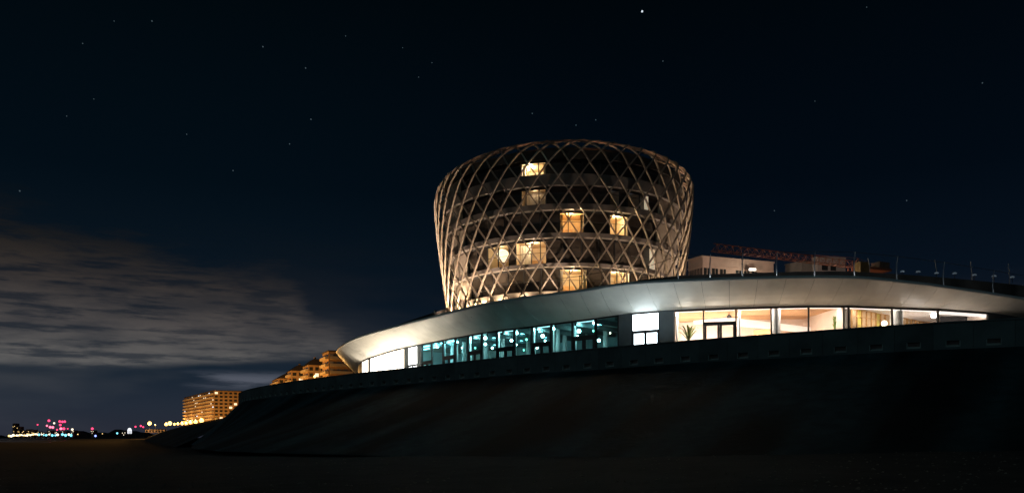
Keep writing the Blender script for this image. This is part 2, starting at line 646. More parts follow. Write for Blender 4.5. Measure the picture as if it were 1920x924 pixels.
# ------------------------------------------------------------------ casino podium
# pairs of (glass line x, y, head z) and (canopy lip x, y, z); z above the eye
PAIR = [((70, 90, 10.9), (73, 86, 11.2)),
        ((56, 81, 11.2), (57.6, 76.8, 11.75)),
        ((43.5, 73, 11.4), (44.7, 70.9, 12.3)),
        ((33.2, 70, 11.4), (33.1, 66.95, 12.9)),
        ((25.6, 69.2, 11.4), (25.5, 66, 13.15)),
        ((13.3, 72, 11.4), (11.6, 68.5, 13.2)),
        ((7.8, 76.5, 11.4), (6.1, 72.6, 13.2)),
        ((2.0, 82, 11.4), (-.75, 77.8, 13.2)),
        ((-3.9, 87.7, 11.4), (-6.9, 85.5, 13.2)),
        ((-13.8, 101.7, 11.4), (-17.3, 101, 13.2)),
        ((-18.2, 110, 11.4), (-22.3, 110, 13.2)),
        ((-22.5, 120, 11.4), (-26.2, 120.5, 13.2)),
        ((-24.4, 127, 10.7), (-27.7, 127, 13.15)),
        ((-24.8, 134, 9.3), (-28.2, 134, 13.1)),
        ((-23.2, 142, 7.6), (-27.0, 143, 13.0))]
GL = [p[0] for p in PAIR]
LP = [p[1] for p in PAIR]
UM = len(PAIR) - 1


def G(u):
    x, y, z = spline(GL, u)
    return Vector((x, y, z + EYE))


def LIP(u):
    x, y, z = spline(LP, u)
    return Vector((x, y, z + EYE))


def u_of(px):
    lo_u, hi_u = 1.0, 11.8
    for _ in range(50):
        m_ = (lo_u + hi_u) / 2
        g = G(m_)
        if 960 + F * g.x / g.y > px:
            lo_u = m_
        else:
            hi_u = m_
    return (lo_u + hi_u) / 2


def inn(u):
    """plan normal pointing into the building"""
    a, b = G(max(0, u - .02)), G(min(UM, u + .02))
    d = (b - a)
    n = Vector((d.y, -d.x)).normalized()
    return n


casino = thing('casino_pavilion', 'wide low casino building with a curved white overhanging canopy above a glazed ground floor', 'building', (10, 100, TZ))

# canopy underside, panel by panel
nfine = 2400
us = [UM * i / nfine for i in range(nfine + 1)]
acc, cuts, last = 0.0, [0.0], LIP(0)
for u in us[1:]:
    p = LIP(u)
    acc += (p - last).length
    last = p
    if acc >= 2.25:
        cuts.append(u)
        acc = 0.0
SEG = 6


def canopy(u, s, off=0.0):
    a, b = G(u), LIP(u)
    p = a.lerp(b, s)
    p.z += -.16 * math.sin(PI * s) + .10 * s * s * 0 + off
    return p


for ua, ub in zip(cuts, cuts[1:]):
    pmb = MB()
    du = (ub - ua)
    e = du * .0055
    top, bot = [], []
    for u in (ua + e, (ua + ub) / 2, ub - e):
        for s in range(SEG + 1):
            pmb.v.append(tuple(canopy(u, s / SEG)))
    for u in (ua + e, (ua + ub) / 2, ub - e):
        for s in range(SEG + 1):
            pmb.v.append(tuple(canopy(u, s / SEG, .04)))
    w_ = SEG + 1
    for k in range(2):
        for s in range(SEG):
            a = k * w_ + s
            pmb.f.append((a, a + 1, a + w_ + 1, a + w_))
    o2 = 3 * w_
    for s in range(SEG):
        pmb.f.append((s, o2 + s, o2 + s + 1, s + 1))
        a = 2 * w_ + s
        pmb.f.append((a, a + 1, o2 + a + 1, o2 + a))
    pmb.build('canopy_panel', M['white_panel'], casino, smooth=False)
bk = MB()
for i, u in enumerate(us[::10]):
    for s in range(SEG + 1):
        bk.v.append(tuple(canopy(u, s / SEG, .09)))
nb = len(us[::10])
for i in range(nb - 1):
    for s in range(SEG):
        a = i * (SEG + 1) + s
        bk.f.append((a, a + 1, a + SEG + 2, a + SEG + 1))
bk.build('canopy_backing', M['dark_metal'], casino)
# lip trim
lt = MB()
for u in us[::8]:
    p = LIP(u)
    n = (LIP(min(UM, u + .02)) - LIP(max(0, u - .02)))
    o_ = Vector((-n.y, n.x, 0)).normalized() * -1
    if o_.dot((p - G(u)) * Vector((1, 1, 0))) < 0:
        o_ = -o_
    lt.v += [tuple(p + o_ * .02 + Vector((0, 0, -.06))), tuple(p + o_ * .08 + Vector((0, 0, .02))), tuple(p + o_ * .08 + Vector((0, 0, .2))), tuple(p - o_ * .35 + Vector((0, 0, .22)))]
nb = len(us[::8])
for i in range(nb - 1):
    for s in range(3):
        a = i * 4 + s
        lt.f.append((a, a + 1, a + 5, a + 4))
lt.build('lip_trim', M['white_trim'], casino, smooth=False)
# roof: rings from the lip to the middle
RC = Vector((24, 112))
lipring = [LIP(u) for u in us[::24]]
backpts = [(-20, 152, 13.0), (-4, 162, 13), (20, 165, 13), (50, 156, 13), (72, 132, 12), (80, 108, 11.2)]
lipring += [Vector((x, y, z + EYE)) for x, y, z in backpts]
rf = MB()
prof = [(1.0, .2), (.985, .2), (.93, .16), (.8, .12), (.5, .1), (.02, .1)]
for s, dz in prof:
    for p in lipring:
        q = RC + (Vector((p.x, p.y)) - RC) * s
        rf.v.append((q.x, q.y, p.z * s + (13.0 + EYE) * (1 - s) + dz))
nr = len(lipring)
for i in range(len(prof) - 1):
    for k in range(nr):
        k2 = (k + 1) % nr
        rf.f.append((i * nr + k, i * nr + k2, (i + 1) * nr + k2, (i + 1) * nr + k))
rf.build('roof', M['dark_roof'], casino)
# back wall of the building (towards the town)
bw = MB()
bpl = [G(UM)] + [Vector((x * .96 + 1, y * .985, 0)) for x, y, z in backpts] + [G(0)]
for a, b in zip(bpl, bpl[1:]):
    bw.wall((a.x, a.y), (b.x, b.y), TZ, 13 + EYE - .05, 0, .3)
bw.build('rear_wall', M['slate_cladding'], casino)


# roof upstand, two runs
def upstand(u0, u1, h, inset, name):
    mb = MB()
    n_ = 60
    for k in range(n_ + 1):
        u = u0 + (u1 - u0) * k / n_
        p = LIP(u)
        q = Vector((p.x, p.y)) + inn(u) * inset
        hh = h(u)
        mb.v += [(q.x, q.y, p.z), (q.x, q.y, hh + EYE), (q.x + inn(u).x * .3, q.y + inn(u).y * .3, hh + EYE), (q.x + inn(u).x * .3, q.y + inn(u).y * .3, p.z)]
    for k in range(n_):
        for s in range(3):
            a = k * 4 + s
            mb.f.append((a, a + 1, a + 5, a + 4))
    return mb.build(name, M['dark_roof'], casino)


def lip_u(px):
    lo_u, hi_u = .8, 12.5
    for _ in range(50):
        m_ = (lo_u + hi_u) / 2
        g = LIP(m_)
        if 960 + F * g.x / g.y > px:
            lo_u = m_
        else:
            hi_u = m_
    return (lo_u + hi_u) / 2


uR0, uR1 = lip_u(1275), lip_u(1055)
upstand(.3, uR0, lambda u: 14.15, 2.2, 'roof_upstand')
upstand(uR0, uR1, lambda u: 13.35 + .8 * (uR1 - u) / (uR1 - uR0), 2.2, 'roof_upstand')
uL0, uL1 = lip_u(846), lip_u(640)
upstand(uL0, uL1, lambda u: 13.3 + 1.75 * max(0, (uL1 - u) / (uL1 - uL0)) ** .75, 3.2, 'roof_upstand')

# glazing bays ---------------------------------------------------------------
GH = .16                                    # head frame


def bay(p0, p1, pane, doors=False, frame='dark_metal', transom=2.15, fw=.05, solid_transom=.09, leaf_frame=.13, post0=True):
    """one glazed bay between two photo columns"""
    ua, ub = u_of(p0), u_of(p1)
    a, b = G(ua), G(ub)
    zh0, zh1 = a.z, b.z
    d = (b - a)
    d.z = 0
    Ln = d.length
    d.normalize()
    n = inn((ua + ub) / 2)
    sg = 1 if Vector((-d.y, d.x)).dot(n) > 0 else -1
    w = MB()
    zb = TZ + .004
    w.wall(a, b, zh0 - GH, zh0 - .01, -.05 * sg, .16 * sg)
    w.wall(a, b, zb, zb + .06, -.03 * sg, .12 * sg)
    w.wall(a, a + d * fw, zb + .06, zh0 - GH, -.06 * sg, .14 * sg)
    w.wall(b - d * fw, b, zb + .06, zh0 - GH, -.06 * sg, .14 * sg)
    if doors:
        w.wall(a + d * fw, b - d * fw, zb + transom, zb + transom + solid_transom, -.05 * sg, .14 * sg)
    win = w.build('window', M[frame], casino)
    z_t = zb + transom + solid_transom if doors else zb + .06
    MB().wall(a + d * fw, b - d * fw, z_t, zh0 - GH, .03 * sg, .05 * sg).build('pane', M[pane], win)
    if doors:
        mid = (a + b) / 2
        for q0, q1 in ((a + d * (fw + .004), mid - d * .004), (mid + d * .004, b - d * (fw + .004))):
            lf = MB()
            lf.wall(q0, q0 + d * leaf_frame, zb + .06, zb + transom - .004, -.02 * sg, .08 * sg)
            lf.wall(q1 - d * leaf_frame, q1, zb + .06, zb + transom - .004, -.02 * sg, .08 * sg)
            lf.wall(q0 + d * leaf_frame, q1 - d * leaf_frame, zb + .06, zb + .22, -.02 * sg, .08 * sg)
            lf.wall(q0 + d * leaf_frame, q1 - d * leaf_frame, zb + transom - .14, zb + transom - .004, -.02 * sg, .08 * sg)
            lf.build('door_frame', M[frame], win)
            MB().wall(q0 + d * leaf_frame, q1 - d * leaf_frame, zb + .22, zb + transom - .14, .02 * sg, .04 * sg).build('door_pane', M[pane], win)
    return win


def solid(p0, p1, m_='slate_cladding', name='wall_panel', u0=None, u1=None, step=1.6):
    ua = u_of(p0) if u0 is None else u0
    ub = u_of(p1) if u1 is None else u1
    ln = (G(ub) - G(ua)).length
    k = max(1, round(ln / step))
    for i in range(k):
        a, b = G(ua + (ub - ua) * i / k), G(ua + (ub - ua) * (i + 1) / k)
        d = (b - a)
        d.z = 0
        d.normalize()
        sg = 1 if Vector((-d.y, d.x)).dot(inn((ua + ub) / 2)) > 0 else -1
        MB().wall(a + d * .008, b - d * .008, TZ + .004, a.z - .012, -.04 * sg, .2 * sg, z1b=b.z - .012).build(name, M[m_], casino)


# left bright frosted screens
lb = [(678.8, 685), (685, 691)]
for p0, p1 in lb:
    bay(p0, p1, 'frosted_warm', fw=.07)
solid(691.2, 693.8, 'dark_metal', 'pier')
for p0, p1 in zip((694, 701, 710.5, 720, 731.6, 744.6), (701, 710.5, 720, 731.6, 744.6, 758.3)):
    bay(p0, p1, 'frosted_warm', fw=.035)
solid(758.5, 764.6, 'slate_cladding', 'pier')
bay(765, 783, 'frosted_mid', doors=True, transom=1.8, solid_transom=.1, fw=.05)
solid(783.3, 790.3, 'slate_cladding', 'pier')
teal = [(791, 810, 1), (810, 830.5, 0), (831, 853, 1), (854, 877.5, 0), (878, 903, 1), (904, 931.5, 0), (932, 964, 1), (965, 997, 0), (998, 1033, 1),
        (1034, 1073, 0), (1074, 1116, 1), (1117, 1160, 0)]
for p0, p1, dr in teal:
    bay(p0, p1, 'teal_glass', doors=bool(dr), transom={791: 1.75, 831: 1.95, 878: 2.05, 932: 2.05, 998: 2.15, 1074: 2.35}.get(p0, 2.0), solid_transom=.3, fw=.09, leaf_frame=.2)
solid(1160.3, 1184.6)
bay(1185, 1236, 'frosted_cool', doors=True, transom=2.42, solid_transom=.13, fw=.07, leaf_frame=.12)
solid(1236.3, 1264)
warm = [(1264.5, 1319, 0), (1319, 1380, 1), (1380, 1446, 0), (1446, 1516, 0), (1516, 1591, 0), (1591, 1673, 0), (1673, 1759, 0), (1759, 1853, 0)]
for p0, p1, dr in warm:
    bay(p0, p1, 'glass', doors=bool(dr), transom=2.82, solid_transom=.18, fw=.055, leaf_frame=.2)
solid(1853.3, 1900, u1=.05)
solid(678.5, 650, 'dark_metal', 'wall_panel', u0=u_of(678.5), u1=UM - .1)


# interiors --------------------------------------------------------------------
def room_shell(p0, p1, depth, names, mats, n=24, zc=None, cut0=True, cut1=True):
    """floor, ceiling, rear wall and side walls behind the glazing p0..p1"""
    ua, ub = u_of(p0), u_of(p1)
    fr, rr = [], []
    for i in range(n + 1):
        u = ua + (ub - ua) * i / n
        g = G(u)
        k = inn(u)
        fr.append((g.x + k.x * .22, g.y + k.y * .22))
        rr.append((g.x + k.x * depth, g.y + k.y * depth))
    zc = (11.4 + EYE - .02) if zc is None else zc
    fl, ce, wa, sd = MB(), MB(), MB(), MB()
    for i in range(n):
        q = [fr[i], fr[i + 1], rr[i + 1], rr[i]]
        fl.add([(x, y, TZ + .012) for x, y in q], [(0, 1, 2, 3)])
        ce.hexa([(x, y, zc) for x, y in q], [(x, y, zc + .1) for x, y in q])
        wa.wall(rr[i], rr[i + 1], TZ, zc, 0, -.15)
    for e in (0, n):
        sd = MB().wall(fr[e], rr[e], TZ, zc - .002, -.06, .06)
        sd.build('side_room_wall', mats[3] if (e == 0 and len(mats) > 3) else mats[2], casino)
    fl.build('interior_floor', mats[0], casino)
    ce.build('ceiling', mats[1], casino)
    wa.build('rear_room_wall', mats[2], casino)


M['hall_floor'] = mat('dark_hall_floor', (.06, .07, .07), .3)
M['hall_ceiling'] = mat('teal_grey_ceiling', (.17, .23, .23), .6)
M['hall_wall'] = mat('teal_grey_wall', (.32, .50, .52), .6, var=.35, scale=.35)
M['white_col'] = mat('white_column', (.75, .76, .75), .5, var=.06)
M['teal_light'] = emat('teal_tube_light', (.36, .90, 1), 7)
M['strip_light'] = emat('cool_strip_light', (.72, .95, 1), 1.5)
M['globe_cool'] = emat('cool_globe', (.70, 1, 1), 16)
M['globe_green'] = emat('green_globe', (.25, 1, .7), 6)
M['globe_warm'] = emat('warm_globe', (1, .85, .6), 8)
M['lobby_floor'] = mat('pale_floor', (.5, .42, .34), .35)
M['lobby_ceiling'] = mat('orange_timber_ceiling', (.62, .37, .20), .5, var=.3, scale=1.2, stretch=(.15, 2.5, 1))
M['lobby_wall'] = mat('cream_wall', (.86, .73, .66), .6, var=.08, scale=.5)
M['white_ceiling'] = mat('white_ceiling', (.74, .70, .68), .6, var=.05)
M['lobby_light'] = emat('warm_panel_light', (1, .84, .66), 9)
M['timber'] = mat('orange_timber', (.58, .33, .13), .5, var=.3, scale=2)
M['yellow'] = mat('yellow_panel', (.7, .58, .14), .5)
M['screen_panel'] = mat('peach_screen_panel', (.72, .50, .30), .6, var=.15)

M['blue_wall'] = mat('pale_blue_wall', (.36, .62, .70), .6, var=.12, scale=.4)
room_shell(742, 1172, 10.5, None, (M['hall_floor'], M['hall_ceiling'], M['hall_wall'], M['blue_wall']), n=30)
room_shell(1250, 1584, 8.0, None, (M['lobby_floor'], M['lobby_ceiling'], M['lobby_wall']), n=24)
room_shell(1585.5, 1860, 8.5, None, (M['lobby_floor'], M['white_ceiling'], M['lobby_wall']), n=20)


def inside(px, depth, z=0.0):
    """a point behind the glass that shows at column px"""
    u = u_of(px)
    for _ in range(30):                     # slide along until the inner point shows at px
        q = G(u)
        k = inn(u)
        p = Vector((q.x + k.x * depth, q.y + k.y * depth))
        x = 960 + F * p.x / p.y
        u += (x - px) * .0022
    return Vector((p.x, p.y, z))


def zat(py, y):
    return (820 - py) / F * y + EYE


CZ = 11.4 + EYE - .02
lu = [u_of(760 + 2.6 * k_) for k_ in range(12)]
for ua_, ub_ in zip(lu, lu[1:]):
    qa, qb = G(ua_) + Vector((inn(ua_).x, inn(ua_).y, 0)) * .32, G(ub_) + Vector((inn(ub_).x, inn(ub_).y, 0)) * .32
    MB().wall(qa, qb, TZ + .02, CZ - .006, -.03, .03).build('screen_lining', M['hall_wall'], casino)
def area(name, a, b, z, w, power, col, aim_down=True):
    """a strip light lying along a-b"""
    l = bpy.data.lights.new(name, 'AREA')
    l.shape = 'RECTANGLE'
    d = Vector((b.x - a.x, b.y - a.y, 0))
    l.size, l.size_y = d.length, w
    l.energy, l.color = power, col
    o = bpy.data.objects.new(name, l)
    C.objects.link(o)
    o.location = ((a.x + b.x) / 2, (a.y + b.y) / 2, z)
    o.rotation_euler = (0 if aim_down else PI, 0, math.atan2(d.y, d.x) * (1 if aim_down else 1))
    return o


# teal hall: columns, beams, ceiling tubes
for px, dp, r in ((881, 1.0, .2), (934.5, 1.0, .17), (943, 3.2, .2), (1000, .9, .2), (1037, 2.0, .2), (1046, 3.2, .22), (1059, 6.5, .24), (1077, .9, .2),
                  (1135, 6.0, .24), (856, 2.0, .2), (870, 2.2, .22), (833, 1, .16), (966, 1.2, .14), (1098, 8.5, .2), (907, 3.6, .2), (913, 5, .2), (848, 2.6, .2), (990, 7.5, .2)):
    p = inside(px, dp)
    MB().lathe([(r, TZ + .02), (r, CZ - .01)], (p.x, p.y, 0), 12).build('column', M['white_col'], casino, smooth=True)
for k, px in enumerate((806, 830, 854, 880, 908, 938, 968, 1000, 1036, 1074, 1112, 1150)):
    u = u_of(px)
    g, nn = G(u), inn(u)
    a, b = (g.x + nn.x * .4, g.y + nn.y * .4), (g.x + nn.x * 10.3, g.y + nn.y * 10.3)
    MB().wall(a, b, CZ - .42, CZ - .01, -.12, .12).build('ceiling_beam', M['hall_ceiling'], casino)
for p0, p1 in ((834, 851), (880, 901), (934, 962), (1001, 1031), (1078, 1113)):
    a, b = inside(p0, .55), inside(p1, .55)
    MB().wall(a, b, CZ - .16, CZ - .05, -.06, .06).build('strip_light', M['strip_light'], casino)
for px in (800, 815, 832, 850, 890, 930, 975, 1020, 1070, 1125):
    for dp in ((3.2, 7.2) if px > 870 else (1.2, 2.6)):
        p = inside(px, dp)
        q = inside(px + 12, dp)
        dd = (q - p).normalized()
        if px > 1050 and dp > 5:
            continue
        MB().wall(p - dd * .7, p + dd * .7, CZ - .14, CZ - .04, -.08, .08).build('tube_light', M['teal_light'], casino)
# low furniture blocks in the hall (counter)
for p0, p1, dp in ((1000, 1030, 5.0), (1080, 1110, 4.0), (1120, 1158, 3.6), (1050, 1072, 6.5)):
    a, b = inside(p0, dp), inside(p1, dp)
    MB().wall(a, b, TZ + .02, TZ + 1.55, 0, .5).build('counter', M['slate_cladding'], casino)
# pendant lamps of the hall
pend = [(820, 645, 1.5, .17, 0), (858, 635, 1.2, .10, 0), (867, 652, 2.2, .12, 0), (891, 652, 3, .10, 1), (910, 629, 1.6, .19, 0), (910, 645, 2.8, .16, 0), (923, 652, 4, .13, 0),
        (959, 638, 3.4, .16, 0), (968.5, 621, 1.0, .19, 0), (968, 646, 5, .11, 0), (982, 656, 7, .09, 1), (987, 636, 6, .12, 1), (1017.5, 629.5, 2.6, .19, 0), (1022, 638.5, 6, .11, 0),
        (1007, 652, 3.2, .12, 0), (1038, 612, 1.0, .17, 0), (1085.5, 620.5, 2.8, .2, 0), (1083, 630, 6, .1, 0), (1112.5, 620, 4, .1, 1), (1113.5, 604, .8, .13, 0), (1120, 603, 1.5, .1, 0),
        (1123, 638, 3.0, .16, 0), (1144, 624, 5, .09, 2)]
pend.sort()
for i, (px, py, dp, r, kd) in enumerate(pend):
    p = inside(px, dp)
    z = min(zat(py, p.y), CZ - .3)
    t_ = thing('pendant_lamp', '%s globe pendant lamp in the teal hall, %s from left' % (('cool white', 'small green', 'small warm')[kd], ORD[i]), 'lamp', (p.x, p.y, z), 0, 'pendant lamps in the teal hall')
    MB().ball((0, 0, 0), r, 12, 8).build('globe', (M['globe_cool'], M['globe_green'], M['globe_warm'])[kd], t_, smooth=True, local=True)
    MB().tube([(0, 0, r * .9), (0, 0, CZ - z - .02)], .012, 5).build('cord', M['dark_metal'], t_, local=True)

for p0, p1, pw, col in ((796, 808, 150, (.45, .80, 1)), (815, 829, 150, (.42, .88, 1)), (834, 851, 120, (.55, .95, 1)), (880, 901, 120, (.6, .97, 1)), (934, 962, 130, (.6, .97, 1)), (1001, 1031, 130, (.6, .97, 1)), (1078, 1113, 120, (.6, .97, 1))):  # leftmost lights added unseen to brighten the blue end wall
    a, b = inside(p0, .8), inside(p1, .8)
    area('hall_cove_light', a, b, CZ - .05, .2, pw * 1.5, col)
# warm lobby: columns, swoosh bulkhead, light panels, screen
for px, dp, r in ((1454, 1.0, .42), (1582, 2.4, .42), (1264.8 + 4, .9, .12), (1681, 1.0, .55), (1386, .8, .12)):
    p = inside(px, dp)
    MB().lathe([(r, TZ + .02), (r, CZ - .01)], (p.x, p.y, 0), 20).build('column', M['white_col'], casino, smooth=True)
sw = MB()
ks = 30
pathp = []
for k in range(ks + 1):
    px = 1300 + (1530 - 1300) * k / ks
    dp = 6.6 - 1.8 * math.sin(PI * min(1, k / ks))
    p = inside(px, dp)
    py = 590 + (612 - 590) * ((px - 1320) / 190) ** 1.1 if px > 1320 else 590
    zt = zat(py, p.y)
    zb = zat(py + 17 - 7 * k / ks, p.y)
    pathp.append((p.x, p.y, zb, zt))
for k in range(ks):
    a, b = pathp[k], pathp[k + 1]
    sw.wall(a, b, a[2], min(a[3], CZ - .05), 0, .25, z0b=b[2], z1b=min(b[3], CZ - .05))
M['swoosh'] = emat('self_glowing_bulkhead', (1, .93, .86), .6, var=.1, scale=.6)  # bulkhead is no lamp; its lit look is put in as emission
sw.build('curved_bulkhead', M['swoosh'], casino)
for p0, p1, pw in ((1268, 1317, 560), (1322, 1377, 460), (1383, 1443, 260), (1462, 1513, 130), (1519, 1588, 130), (1594, 1670, 130), (1676, 1756, 110), (1762, 1851, 40)):
    a, b = inside(p0, .62), inside(p1, .62)
    area('cove_light', a, b, CZ - .035, .3, pw, (1, .86, .74))
# unseen low lamps added in the lobby to light the ceiling and canopy
for i, (px, dp, pw, col) in enumerate(((1283, 4.5, 900, (1, .86, .72)), (1345, 4.0, 820, (1, .84, .68)), (1410, 4.2, 420, (1, .78, .55)), (1480, 3.6, 260, (1, .74, .48)), (1545, 3.8, 260, (1, .74, .48)),
                                       (1630, 2.6, 260, (1, .82, .64)), (1700, 3.0, 260, (1, .86, .76)), (1745, 1.4, 170, (1, .90, .84)))):
    p = inside(px, dp)
    t_ = thing('floor_lamp', 'added unseen drum floor lamp in the warm lobby, %s from the left' % ORD[i], 'lamp', (p.x, p.y, TZ + .014), 0, 'added floor lamps in the lobby')
    MB().lathe([(.001, 0), (.16, 0), (.16, .03), (.03, .05), (.03, .3)], (0, 0, 0), 10).build('base', M['dark_metal'], t_, local=True)
    MB().lathe([(.2, .3), (.15, .55)], (0, 0, 0), 12).build('shade', M['white_col'], t_, local=True)
    lamp('added_lobby_light', (p.x, p.y, TZ + .72), pw, col, .12)
for p0, p1 in ((1268, 1317), (1322, 1377), (1383, 1443), (1462, 1513), (1519, 1588), (1594, 1670), (1676, 1756), (1762, 1851)):
    a, b = inside(p0, .5), inside(p1, .5)
    MB().wall(a, b, CZ - .16 - (.16 if p0 > 1700 else 0), CZ - .04, -.05, .05).build('strip_light', M['lobby_strip'] if 'lobby_strip' in M else M.setdefault('lobby_strip', emat('warm_strip_light', (1, .90, .84), 1.2)), casino)
a, b = inside(1413, 5.6), inside(1448, 4.9)
MB().wall(a, b, TZ + .02, TZ + 2.9, 0, .15).build('partition', M['room_orange'], casino)
# timber screen of uprights and panels
sa, sb = inside(1597, 1.1), inside(1746, 6.6)
dd = (sb - sa)
LnS = dd.length
dd.normalize()
scr = 18
for k in range(scr + 1):
    c_ = sa + dd * (LnS * k / scr)
    MB().wall(c_ - dd * .04, c_ + dd * .04, TZ + .02, CZ - .03, -.08, .08).build('screen_post', M['timber'], casino)
    if k < scr:
        e_ = sa + dd * (LnS * (k + 1) / scr)
        mk = M['yellow'] if k in (1, 5) else M['screen_panel']
        MB().wall(c_ + dd * .05, e_ - dd * .05, TZ + .02, CZ - .03, .02, .06).build('screen_panel', mk, casino)
for zr in (1.3, 2.75, 3.5, 4.1):
    MB().wall(sa, sb, TZ + zr, TZ + zr + .05, -.1, -.085 + .01).build('screen_rail', M['timber'], casino)
# dark grey block wall seen in the last bays
a, b = inside(1764, 3.2), inside(1872, 1.0)
MB().wall(a, b, TZ + .02, CZ - .03, 0, .2).build('partition', mat('grey_partition', (.05, .05, .055), .8, var=.3, scale=3), casino)
p = inside(1751, 2.2)
z = zat(591, p.y)
t_ = thing('wall_lamp', 'bright white globe lamp glowing by the grey partition near the right end of the glazing', 'lamp', (p.x, p.y, z))
MB().ball((0, 0, 0), .26, 14, 8).build('globe', emat('white_globe', (1, .96, .92), 9), t_, smooth=True, local=True)
MB().tube([(0, 0, .2), (0, 0, CZ - z - .02)], .02, 6).build('cord', M['dark_metal'], t_, local=True)
p = inside(1658, 1.6)
z = zat(606, p.y)
t_ = thing('floor_lamp', 'low round lamp glowing beside the orange timber screen behind glass', 'lamp', (p.x, p.y, TZ + .02))
MB().ball((0, 0, z - TZ - .02), .25, 14, 8).build('globe', emat('cream_globe', (1, .9, .65), 7), t_, smooth=True, local=True)
MB().tube([(0, 0, 0), (0, 0, z - TZ - .2)], .03, 6).build('stem', M['dark_metal'], t_, local=True)
p = inside(1367, 2.6)
t_ = thing('ceiling_speaker', 'small dark round spotlight hanging under the orange ceiling above the lobby door', 'spotlight', (p.x, p.y, CZ - .5))
MB().lathe([(.001, 0), (.2, .02), (.22, .16), (.1, .28), (.03, .3), (.03, .49)], (0, 0, 0), 12).build('housing', M['dark_metal'], t_, local=True)

# potted plants behind the glass
M['leaf'] = mat('palm_leaf', (.10, .13, .035), .5, var=.35, scale=3)
M['leaf2'] = mat('bright_leaf', (.14, .22, .04), .5, var=.35, scale=3)
M['pot'] = mat('clay_pot', (.18, .12, .08), .7)


def plant(px, dp, top, label, lm, nl, spread):
    p = inside(px, dp)
    zt = zat(top, p.y)
    t_ = thing('potted_plant', label, 'plant', (p.x, p.y, TZ + .014))
    h = zt - TZ
    MB().lathe([(.001, 0), (.24, 0), (.32, .6), (.28, .6), (.26, .5), (.001, .5)], (0, 0, 0), 14).build('pot', M['pot'], t_, local=True)
    MB().tube([(0, 0, .5), (.02, 0, h * .55)], .04, 6).build('stem', M['pot'], t_, local=True)
    for k in range(nl):
        a = 2 * PI * k / nl + random.uniform(-.2, .2)
        rr = spread * random.uniform(.7, 1.1)
        lf = MB()
        pts = []
        hh = random.uniform(.75, 1.0) * h
        for s in range(7):
            q = s / 6
            pts.append(Vector((math.cos(a) * rr * q, math.sin(a) * rr * q, h * .5 + (hh - h * .5) * math.sin(q * PI * .62) * 1.05)))
        o_ = Vector((-math.sin(a), math.cos(a), 0))
        for s, q in enumerate(pts):
            wdt = .085 * math.sin(PI * (.08 + .9 * s / 6))
            lf.v += [tuple(q - o_ * wdt), tuple(q + o_ * wdt)]
            if s:
                b_ = (s - 1) * 2
                lf.f.append((b_, b_ + 1, b_ + 3, b_ + 2))
        lf.build('leaf', lm, t_, local=True)


plant(1291, 1.1, 611, 'bushy potted palm with arching leaves behind the first bright lobby pane', M['leaf'], 24, 1.15)
plant(1567, 1.6, 594, 'tall yellow green potted plant beside a white column in the warm lobby', M['leaf2'], 14, .4)

# ------------------------------------------------------------------ hotel tower
TC = Vector((5.8, 92.0))
TPROF = [(13.0, 12.6), (13.25, 14.35), (13.55, 16.7), (13.85, 19), (14.15, 21), (14.36, 22.7), (14.58, 25.0), (14.64, 26.3), (14.58, 27.1), (14.45, 27.9), (13.85, 28.7), (12.5, 29.5), (11.2, 30.0), (10.6, 30.15)]
tower = thing('hotel_tower', 'rounded drum shaped hotel tower wrapped in a warm lit diagonal steel lattice', 'building', (TC.x, TC.y, 13.4 + EYE))
fine = []
for i in range((len(TPROF) - 1) * 20 + 1):
    fine.append(spline(TPROF, i / 20))
sacc = [0.0]
for a, b in zip(fine, fine[1:]):
    sacc.append(sacc[-1] + math.hypot(a[0] - b[0], a[1] - b[1]))
SM = sacc[-1]


def prof_s(s):
    for i in range(len(fine) - 1):
        if sacc[i + 1] >= s:
            t = (s - sacc[i]) / (sacc[i + 1] - sacc[i])
            return tuple(x + (y - x) * t for x, y in zip(fine[i], fine[i + 1]))
    return fine[-1]


def r_z(z):
    for i in range(len(fine) - 1):
        if fine[i + 1][1] >= z:
            t = (z - fine[i][1]) / (fine[i + 1][1] - fine[i][1])
            return fine[i][0] + (fine[i + 1][0] - fine[i][0]) * t
    return fine[-1][0]


def cx_top(z):
    t = max(0, (z - 26.5) / 3.6)
    return .55 * t


S0 = next(sacc[i] for i in range(len(fine)) if fine[i][1] >= 17.15)
PITCH = 2.74
NB = 45
PH0 = R(2.9)


def tp(phi, z, r):
    return Vector((TC.x + cx_top(z) + r * math.sin(phi), TC.y - r * math.cos(phi), z + EYE))


stp = 46
for fam in (1, -1):
    ro = 0.0 if fam == 1 else -.11
    for k in range(NB):
        mb = MB()
        for j in range(stp + 1):
            s = SM * j / stp
            r, z = prof_s(s)
            r2, z2 = prof_s(min(SM, s + .05))
            r1, z1 = prof_s(max(0, s - .05))
            tz = Vector((r2 - r1, z2 - z1)).normalized()
            phi = PH0 + 2 * PI * k / NB + fam * (s - S0) / PITCH * (2 * PI / NB)
            rad = Vector((math.sin(phi), -math.cos(phi), 0))
            tan = Vector((math.cos(phi), math.sin(phi), 0))
            along = rad * tz.x + Vector((0, 0, tz.y))
            nrm = rad * tz.y + Vector((0, 0, -tz.x))
            dirv = (along * PITCH + tan * fam * r * 2 * PI / NB).normalized()
            side = dirv.cross(nrm).normalized()
            c_ = tp(phi, z, r) + nrm * ro
            hw, hd = .06, .085
            mb.v += [tuple(c_ + side * hw + nrm * hd), tuple(c_ - side * hw + nrm * hd), tuple(c_ - side * hw - nrm * hd), tuple(c_ + side * hw - nrm * hd)]
        for j in range(stp):
            for q in range(4):
                q2 = (q + 1) % 4
                mb.f.append((j * 4 + q, j * 4 + q2, (j + 1) * 4 + q2, (j + 1) * 4 + q))
        mb.build('lattice_bar', M['bronze'], tower)
